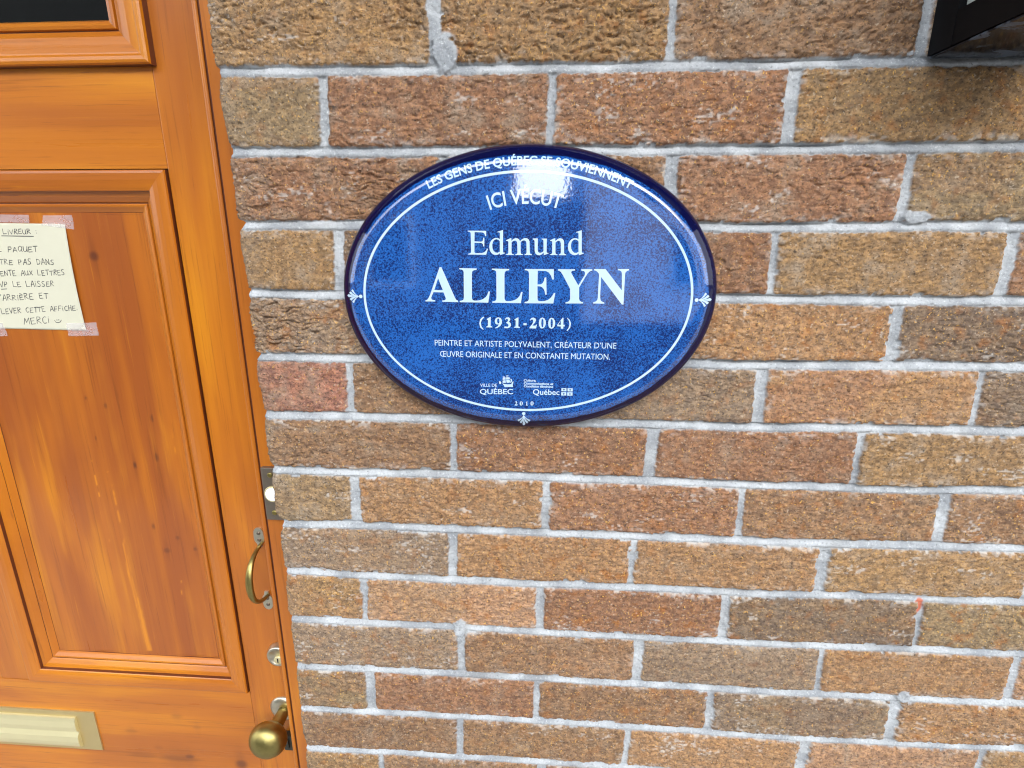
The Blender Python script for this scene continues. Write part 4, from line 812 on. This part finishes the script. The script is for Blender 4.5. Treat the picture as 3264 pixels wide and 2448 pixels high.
# hardware on the door
kn = add("door_knob", *lathe_vf(-0.1835, -0.8925, [(0.0088, YD), (0.0088, YD - 0.012), (0.0094, YD - 0.024), (0.0108, YD - 0.0335)] +
         [(0.0264 * math.sin(math.radians(a)), YD - 0.0530 - 0.0205 * math.cos(math.radians(a))) for a in range(156, 3, -6)] + [(0.0006, YD - 0.0736)], 56), M['brass'], door, True)
add("rose", *lathe_vf(-0.1850, -0.8915, [(0.0215, YD + 0.001), (0.0215, YD - 0.0012), (0.0200, YD - 0.0030), (0.0165, YD - 0.0048), (0.0125, YD - 0.0056), (0.0105, YD - 0.0052)], 48), M['nickel'], kn, True)
lk = add("deadbolt", *lathe_vf(-0.1795, -0.7905, [(0.0182, YD + 0.001), (0.0180, YD - 0.002), (0.0163, YD - 0.0085), (0.0150, YD - 0.0100), (0.0128, YD - 0.0102), (0.0122, YD - 0.0092)], 48), M['nickel'], door, True)
add("lock_plug", *lathe_vf(-0.1785, -0.7945, [(0.0062, YD - 0.0088), (0.0062, YD - 0.0112), (0.0056, YD - 0.0116)], 32), M['brass_pale'], lk, True)
add("keyhole", *box_vf(-0.1795, -0.1775, YD - 0.01185, YD - 0.0110, -0.7985, -0.7910, 0.0003, 1), M['keyhole'], lk)
# pull handle
HX = -0.1850
path, ra, rb = [], [], []
for i in range(33):
    u = i / 32
    z = -0.6105 - 0.0815 * u
    b_ = math.sin(math.pi * u) ** 0.62
    path.append((HX, YD - 0.003 - 0.0385 * b_, z - 0.010 * math.sin(2 * math.pi * u) * -0.5))
    wv = 0.0024 + 0.0027 * math.sin(math.pi * u) ** 1.2
    ra.append(wv); rb.append(0.0026 + 0.0006 * math.sin(math.pi * u))
ph = add("pull_handle", *tube_vf(path, ra, rb, 16), M['brass'], door, True)
def plate_poly(zc, up):
    pts = []
    for a in range(0, 181, 15): pts.append((HX - 0.002 + 0.0068 * math.cos(math.radians(a)), zc + up * (0.006 + 0.0085 * math.sin(math.radians(a)))))
    pts += [(HX - 0.0092, zc), (HX - 0.0086, zc - up * 0.006), (HX - 0.0060, zc - up * 0.010), (HX - 0.0048, zc - up * 0.0150), (HX + 0.0008, zc - up * 0.0150), (HX + 0.002, zc - up * 0.010), (HX + 0.0046, zc - up * 0.006), (HX + 0.0052, zc)]
    return pts
for zc, up in ((-0.6000, 1), (-0.7010, -1)):
    add("mounting_plate", *prism_vf(plate_poly(zc, up), YD - 0.0020, YD + 0.0005), M['nickel'], ph)
    for dz in (0.006, -0.004):
        add("screw", *lathe_vf(HX - 0.0018, zc + up * dz, [(0.0026, YD - 0.0015), (0.0026, YD - 0.0026), (0.0018, YD - 0.0032), (0.0008, YD - 0.0026)], 20), M['screw'], ph, True)
# mail slot
ms = add("mail_slot", *box_vf(-0.748, -0.4935, YD - 0.0022, YD + 0.001, -0.9955, -0.9205, 0.0006, 2), M['nickel'], door)
ms.data.materials[0] = M['slot_plate']
fp = [(-0.9310, -0.0020), (-0.9318, -0.0048), (-0.938, -0.0066), (-0.948, -0.0072), (-0.956, -0.0064), (-0.9580, -0.0036), (-0.9600, -0.0040), (-0.966, -0.0078), (-0.976, -0.0082), (-0.984, -0.0072), (-0.9882, -0.0048), (-0.989, -0.0020)]
V, F = [], []
for xx in (-0.720, -0.5245):
    V += [(xx, YD + h_, z_) for z_, h_ in fp]
n_ = len(fp)
F = [[i, i + 1, n_ + i + 1, n_ + i] for i in range(n_ - 1)] + [list(range(n_))[::-1], [n_ + i for i in range(n_)]]
flap = add("letter_flap", V, F, M['brass_pale'], ms)
add("door_latch", *join(box_vf(-0.1880, -0.1700, YD - 0.010, YD + 0.001, -0.9625, -0.9345, 0.0015), box_vf(-0.1860, -0.1790, YD - 0.013, YD - 0.009, -0.9560, -0.9410, 0.001)), M['dark_iron'], door)

# ------------------------------------------------------------------ door frame
fr = thing("door_frame", "orange varnished wooden frame with beaded edge between the door and the bricks", "door frame", (-0.09, YF, -1.84))
def jamb_profile():
    P = [(-0.0400, YF)]                                             # hidden behind the brick
    P += [(-0.1315, YF), (-0.1320, YF + 0.0006), (-0.1328, YF + 0.0024), (-0.1340, YF + 0.0024)]
    cx, r = -0.1370, 0.0028
    for a in range(0, 181, 20): P.append((cx + r * math.cos(math.radians(a)), YF + 0.0018 - r * 0.9 * math.sin(math.radians(a))))
    P += [(-0.1398, YF + 0.012), (-0.1390, YD - 0.0015), (-0.0400, YD - 0.0015)]
    return P
def jamb(name, mirror, seed):
    P = jamb_profile()
    if mirror: P = [(-1.234 - x, y) for x, y in P][::-1]
    V, F, G = [], [], []
    zs = np.arange(-1.85, 0.521, 0.03); n = len(P)
    for j, z in enumerate(zs):
        for i, (x, y) in enumerate(P): V.append((x, y, z)); G.append((z + seed, x + y, seed))
    for j in range(len(zs) - 1):
        for i in range(n):
            k = (i + 1) % n; F.append([j * n + i, j * n + k, (j + 1) * n + k, (j + 1) * n + i][::-1])
    F.append(list(range(n))); F.append([(len(zs) - 1) * n + i for i in range(n)][::-1])
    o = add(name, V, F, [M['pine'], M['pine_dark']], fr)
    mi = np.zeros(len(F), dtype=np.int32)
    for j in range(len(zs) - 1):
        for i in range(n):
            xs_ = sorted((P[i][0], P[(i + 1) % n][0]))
            if not mirror and xs_[0] > -0.1345 and xs_[1] < -0.1314 and P[i][1] < YF + 0.006: mi[j * n + i] = 1  # bead groove also takes the painted crevice shade
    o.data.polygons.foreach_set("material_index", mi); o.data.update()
    fattr(o, "grain", G, 'FLOAT_VECTOR'); fattr(o, "knot", np.zeros(len(V)))
jamb("jamb", False, 21); jamb("jamb", True, 22)
plank("head", -1.194, -0.040, 0.5215, 0.62, YF, YD + 0.05, 'x', 23, fr)

# ------------------------------------------------------------------ doorbell on the frame
bell = thing("doorbell", "round white lit doorbell button on a narrow bronze plate on the door frame", "doorbell", (-0.1195, YF, -0.495))
BX = -0.1175
add("plate", *box_vf(BX - 0.0118, BX + 0.0118, YF - 0.0055, YF + 0.0003, -0.5295, -0.4620, 0.0012, 2), M['steel'], bell)
add("ring", *lathe_vf(BX, -0.4950, [(0.0100, YF - 0.0050), (0.0100, YF - 0.0070), (0.0092, YF - 0.0082), (0.0080, YF - 0.0072)], 40), M['brass_pale'], bell, True)
add("button", *lathe_vf(BX, -0.4950, [(0.0082, YF - 0.0055), (0.0082, YF - 0.0078), (0.0068, YF - 0.0090), (0.0035, YF - 0.0096), (0.0008, YF - 0.0097)], 40), M['button'], bell, True)
for z in (-0.4710, -0.5195):
    add("screw", *lathe_vf(BX - 0.0010, z, [(0.0032, YF - 0.0050), (0.0032, YF - 0.0062), (0.0022, YF - 0.0070), (0.0010, YF - 0.0062)], 20), M['brass'], bell, True)

# ------------------------------------------------------------------ note and tape
YP = YD + 0.0130
note = thing("paper_note", "cream paper note handwritten in French, taped to the upper part of the door panel", "note", (-0.45, YP, -0.3197))
NTR, NBR = NOTE[0], NOTE[1]
NW = 0.142
xs = np.linspace(0, 1, 40); zs = np.linspace(0, 1, 60)
def paper_lift(u_, v_):
    return 0.0010 + 0.0006 * math.sin(v_ * 3.1) * math.sin(u_ * 5) ** 2 + 0.0016 * max(u_, 0) ** 9 * math.sin(v_ * 3.1)
def paper_uv(x, z):
    v_ = (z - NBR[1]) / (NTR[1] - NBR[1]); xr = NBR[0] + (NTR[0] - NBR[0]) * v_
    return 1 - (xr - x) / NW, v_
V = []
for v_ in zs:
    for u_ in xs:
        xr = NBR[0] + (NTR[0] - NBR[0]) * v_; x = xr - NW * (1 - u_)
        z = NBR[1] + (NTR[1] - NBR[1]) * v_ + (1 - u_) * 0.0015
        y = YP - paper_lift(u_, v_)
        V.append((x, y, z))
F = grid_faces(60, 40, 0).tolist()
sheet = add("sheet", V, F, M['paper'], note, True)
sol = sheet.modifiers.new("thickness", 'SOLIDIFY'); sol.thickness = 0.00012; sol.offset = 1
GL = {'L': [[(0, 1), (0, 0), (.55, .03)]], 'I': [[(.1, 1), (.1, 0)]], 'i': [[(.1, .72), (.1, 0)], [(.1, .95), (.12, 1.02)]],
      'V': [[(0, 1), (.28, 0), (.62, 1.02)]], 'R': [[(.05, 0), (.08, 1), (.45, .95), (.5, .7), (.1, .5), (.58, 0)]],
      'E': [[(.52, .98), (.05, .95), (.04, 0), (.55, .03)], [(.05, .5), (.42, .53)]], 'U': [[(0, 1), (.03, .25), (.2, 0), (.42, .1), (.52, .45), (.54, 1)], [(.54, 1), (.57, 0)]],
      ':': [[(.1, .7), (.12, .62)], [(.1, .25), (.12, .17)]], 'P': [[(.05, 0), (.08, 1), (.45, .97), (.5, .7), (.35, .5), (.08, .47)]],
      'A': [[(0, 0), (.28, 1), (.36, 1), (.58, 0)], [(.08, .38), (.52, .40)]], 'Q': [[(.3, 1), (.08, .8), (.03, .4), (.2, .05), (.42, .1), (.55, .5), (.48, .88), (.3, 1)], [(.35, .28), (.62, -.05)]],
      'T': [[(0, .98), (.65, 1)], [(.32, .99), (.3, 0)]], 'S': [[(.5, .95), (.2, 1), (.06, .78), (.2, .55), (.45, .42), (.48, .15), (.25, 0), (0, .08)]],
      'D': [[(.05, 0), (.05, 1), (.35, .92), (.56, .55), (.42, .12), (.05, 0)]], 'N': [[(.03, 0), (.06, 1), (.52, .03), (.55, 1.0)]],
      'X': [[(0, 1), (.55, 0)], [(.55, 1), (0, 0)]], "'": [[(.15, 1.05), (.08, .75)]], 'È': [[(.52, .98), (.05, .95), (.04, 0), (.55, .03)], [(.05, .5), (.42, .53)], [(.15, 1.32), (.4, 1.14)]],
      'C': [[(.52, .92), (.3, 1), (.06, .72), (.06, .3), (.25, 0), (.55, .08)]], 'F': [[(.05, 0), (.06, 1), (.55, 1)], [(.05, .52), (.42, .54)]],
      'H': [[(.05, 1), (.05, 0)], [(.52, 1), (.52, 0)], [(.05, .5), (.52, .52)]], '.': [[(.1, .05), (.14, .0)]],
      'M': [[(0, 0), (.12, 1), (.36, .25), (.62, 1.02), (.74, 0)]], ' ': []}
GW = {'i': .25, 'I': .25, ':': .3, '.': .25, "'": .25, 'M': .8, ' ': .62, 'U': .62}
inkV, inkF = [], []
def stroke(pts, r=0.00040):
    for (x0, z0), (x1, z1) in zip(pts[:-1], pts[1:]):
        d = Vector((x1 - x0, z1 - z0)); L = d.length
        if L < 1e-6: continue
        d /= L; rr_ = r * random.uniform(.72, 1.18); nx, nz = -d.y * rr_, d.x * rr_; ex, ez = d.x * r * .6, d.y * r * .6
        n = len(inkV); jit = 0.00022 + random.random() * 0.00005
        for qx, qz in ((x0 - ex + nx, z0 - ez + nz), (x0 - ex - nx, z0 - ez - nz), (x1 + ex - nx, z1 + ez - nz), (x1 + ex + nx, z1 + ez + nz)):
            inkV.append((qx, YP - paper_lift(*paper_uv(qx, qz)) - jit, qz))
        inkF.append([n, n + 1, n + 2, n + 3])
jr = random.Random(11)
for txt, a, c, top in HAND:
    cap = (top[1] - (a[1] + (c[1] - a[1]) * (top[0] - a[0]) / (c[0] - a[0]))) * 1.02
    tot = sum(GW.get(ch, .6) + .14 for ch in txt) - .14
    sc = math.hypot(c[0] - a[0], c[1] - a[1]) / tot
    ux, uz = (c[0] - a[0]) / (sc * tot), (c[1] - a[1]) / (sc * tot)
    cur = 0.0
    for ch in txt:
        sl = 0.06 + jr.uniform(-.09, .09); hs = jr.uniform(.86, 1.12); dy = jr.uniform(-.08, .08) * cap
        for pl_ in GL[ch]:
            pts = []
            for gx, gz in pl_:
                lx = (cur + gx + sl * gz + jr.uniform(-.015, .015)) * sc; lz = gz * cap * hs + dy + jr.uniform(-.015, .015) * cap
                pts.append((a[0] + ux * lx, a[1] + uz * lx + lz))
            stroke(pts)
        cur += GW.get(ch, .6) + .14
for a, c in UNDER: stroke([a, c])
stroke(SMILE[:5]); stroke(SMILE[5:7]); stroke(SMILE[7:9])
add("handwriting", inkV, inkF, M['ink'], note)
TL = ["clear tape strip over the top edge of the paper note, at the frame edge", "clear tape square over the upper right corner of the paper note",
      "clear tape square over the lower right corner of the paper note", "clear tape strip over the bottom edge of the paper note, at the frame edge"]
for lab, q in zip(TL, TAPES):
    (ax, az), (bx, bz), (cx, cz), (dx, dz) = q
    V = []
    for j in range(9):
        for i in range(13):
            u, v_ = i / 12, j / 8
            x = (ax * (1 - u) + bx * u) * (1 - v_) + (dx * (1 - u) + cx * u) * v_
            z = (az * (1 - u) + bz * u) * (1 - v_) + (dz * (1 - u) + cz * u) * v_
            zt = NBR[1] - 0.0005 <= z <= NTR[1] + 0.0008 and x <= NBR[0] + 0.0008
            V.append((x + (0.0006 * jr.uniform(-1, 1) if i in (0, 12) else 0), YP - (0.0025 if zt else 0.0013) - 0.00012 * math.sin(u * 9 + v_ * 4), z))
    o = add("adhesive_tape", V, grid_faces(9, 13, 0).tolist(), M['tape'], None, True, loc=(ax, YP, az))
    tag(o, lab, "tape", "clear tape pieces holding the note")

# ------------------------------------------------------------------ lantern at the upper right
LX0, LX1, LZ0, LZ1, LD = 0.5085, 0.600, -0.0580, 0.150, 0.098
lan = thing("wall_lantern", "black metal box lantern mounted on the bricks to the upper right of the plaque", "lantern", ((LX0 + LX1) / 2, 0, LZ0))
bw_, bh = 0.020, 0.030
bars = []
for x0, x1 in ((LX0, LX0 + 0.016), (LX1 - 0.016, LX1)):
    for y0, y1 in ((-0.0275, 0.0), (-LD, -LD + 0.022)):
        bars.append(box_vf(x0, x1, y0, y1, LZ0 + 0.0, LZ1))
    bars.append(box_vf(x0 + 0.0004, x1 - 0.0004, -LD + 0.0215, -0.027, LZ0 + 0.0003, LZ0 + 0.0245))
    bars.append(box_vf(x0 + 0.0004, x1 - 0.0004, -LD + 0.0215, -0.028, LZ1 - 0.024, LZ1 - 0.0003, 0.001, 1))
for z0, z1 in ((LZ0 + 0.0003, LZ0 + 0.030), (LZ1 - 0.024, LZ1 - 0.0003)):
    bars.append(box_vf(LX0 + 0.0155, LX1 - 0.0155, -LD + 0.0004, -LD + 0.018, z0, z1, 0.001, 1))
add("frame", *join(*bars), M['black'], lan)
add("bottom_plate", *box_vf(LX0 + 0.0012, LX1 - 0.0012, -LD + 0.0012, -0.0012, LZ0 - 0.0020, LZ0 - 0.0002, 0.0005, 1), M['black_gloss'], lan)
add("back_plate", *box_vf(LX0 + 0.0165, LX1 - 0.0165, -0.004, -0.0005, LZ0 + 0.004, LZ1 - 0.004), M['black'], lan)
for x in (LX0 + 0.006, LX1 - 0.009):
    add("side_pane", *box_vf(x, x + 0.003, -LD + 0.018, -0.024, LZ0 + 0.0225, LZ1 - 0.020), M['frosted'], lan)
add("front_pane", *box_vf(LX0 + 0.014, LX1 - 0.014, -LD + 0.006, -LD + 0.009, LZ0 + 0.026, LZ1 - 0.020), M['frosted'], lan)
cx_ = (LX0 + LX1) / 2; cy_ = -LD / 2
V = [(LX0 - 0.003, -LD - 0.003, LZ1), (LX1 + 0.003, -LD - 0.003, LZ1), (LX1 + 0.003, -0.001, LZ1), (LX0 - 0.003, -0.001, LZ1),
     (LX0 - 0.003, -LD - 0.003, LZ1 + .008), (LX1 + 0.003, -LD - 0.003, LZ1 + .008), (LX1 + 0.003, -0.001, LZ1 + .008), (LX0 - 0.003, -0.001, LZ1 + .008), (cx_, cy_, LZ1 + 0.04)]
add("roof", V, [[0, 3, 2, 1], [0, 1, 5, 4], [1, 2, 6, 5], [2, 3, 7, 6], [3, 0, 4, 7], [4, 5, 8], [5, 6, 8], [6, 7, 8], [7, 4, 8]], M['black'], lan)

# ------------------------------------------------------------------ the street behind the camera (mirrored in the plaque)
def sheet_obj(name, x0, x1, y0, y1, z, m):
    o = add(name, [(x0, y0, z), (x1, y0, z), (x1, y1, z), (x0, y1, z)], [[0, 1, 2, 3]], m); tag(o, kind="structure"); return o
sheet_obj("ground", -400, 400, -400, 0.5, -1.866, M['asphalt'])
o = add("pavement", *box_vf(-40, 40, -2.2, 0.4, -1.99, -1.85, 0.01), M['pavement']); tag(o, kind="structure")
def house(name, label, x0, x1, y0, y1, h, mat, win):
    r = thing(name, label, "building", ((x0 + x1) / 2, y1, -1.866))
    add("wall", *box_vf(x0, x1, y0, y1, -1.866, h), mat, r)
    add("roof", *box_vf(x0 - 0.25, x1 + 0.25, y0 - 0.25, y1 + 0.25, h + 0.002, h + 0.22, 0.03), M['soffit'], r)
    for wx, wz in win:
        f_ = add("window", *box_vf(wx - 0.55, wx + 0.55, y1 + 0.003, y1 + 0.07, wz - 0.8, wz + 0.8, 0.01), M['frosted'], r)
        add("pane", *box_vf(wx - 0.45, wx + 0.45, y1 + 0.071, y1 + 0.078, wz - 0.7, wz + 0.7), M['glass'], f_)
    return r
house("neighbour_house", "grey rendered house mirrored left of the bright gap in the plaque", -14.0, -0.90, -17, -9.0, 4.3, M['render'], [(-3, -0.3), (-5.6, -0.3), (-3, 2.5), (-5.6, 2.5)])
house("neighbour_house", "pale rendered house mirrored right of the bright gap in the plaque", 0.97, 13.0, -17, -9.0, 3.9, M['render2'], [(3.2, -0.3), (5.8, -0.3), (3.2, 2.4), (5.8, 2.4)])
g = thing("garden_wall", "low grey wall closing the gap between the two mirrored houses", "wall", (0.27, -9.6, -1.866))
add("masonry", *box_vf(-0.899, 0.969, -9.8, -9.4, -1.866, 0.85, 0.02), M['render'], g)
add("coping", *box_vf(-0.898, 0.968, -9.84, -9.36, 0.852, 0.93, 0.01), M['pavement'], g)
c = thing("porch_canopy", "dark grey boarded canopy over the doorway, mirrored dark in the plaque rim", "canopy", (0, 0, 0.95))
add("soffit", *box_vf(-2.6, 2.2, -0.90, -0.012, 0.96, 1.02, 0.004), M['soffit'], c)
add("fascia", *box_vf(-2.6, 2.2, -0.93, -0.902, 0.93, 1.10, 0.004), M['soffit'], c)
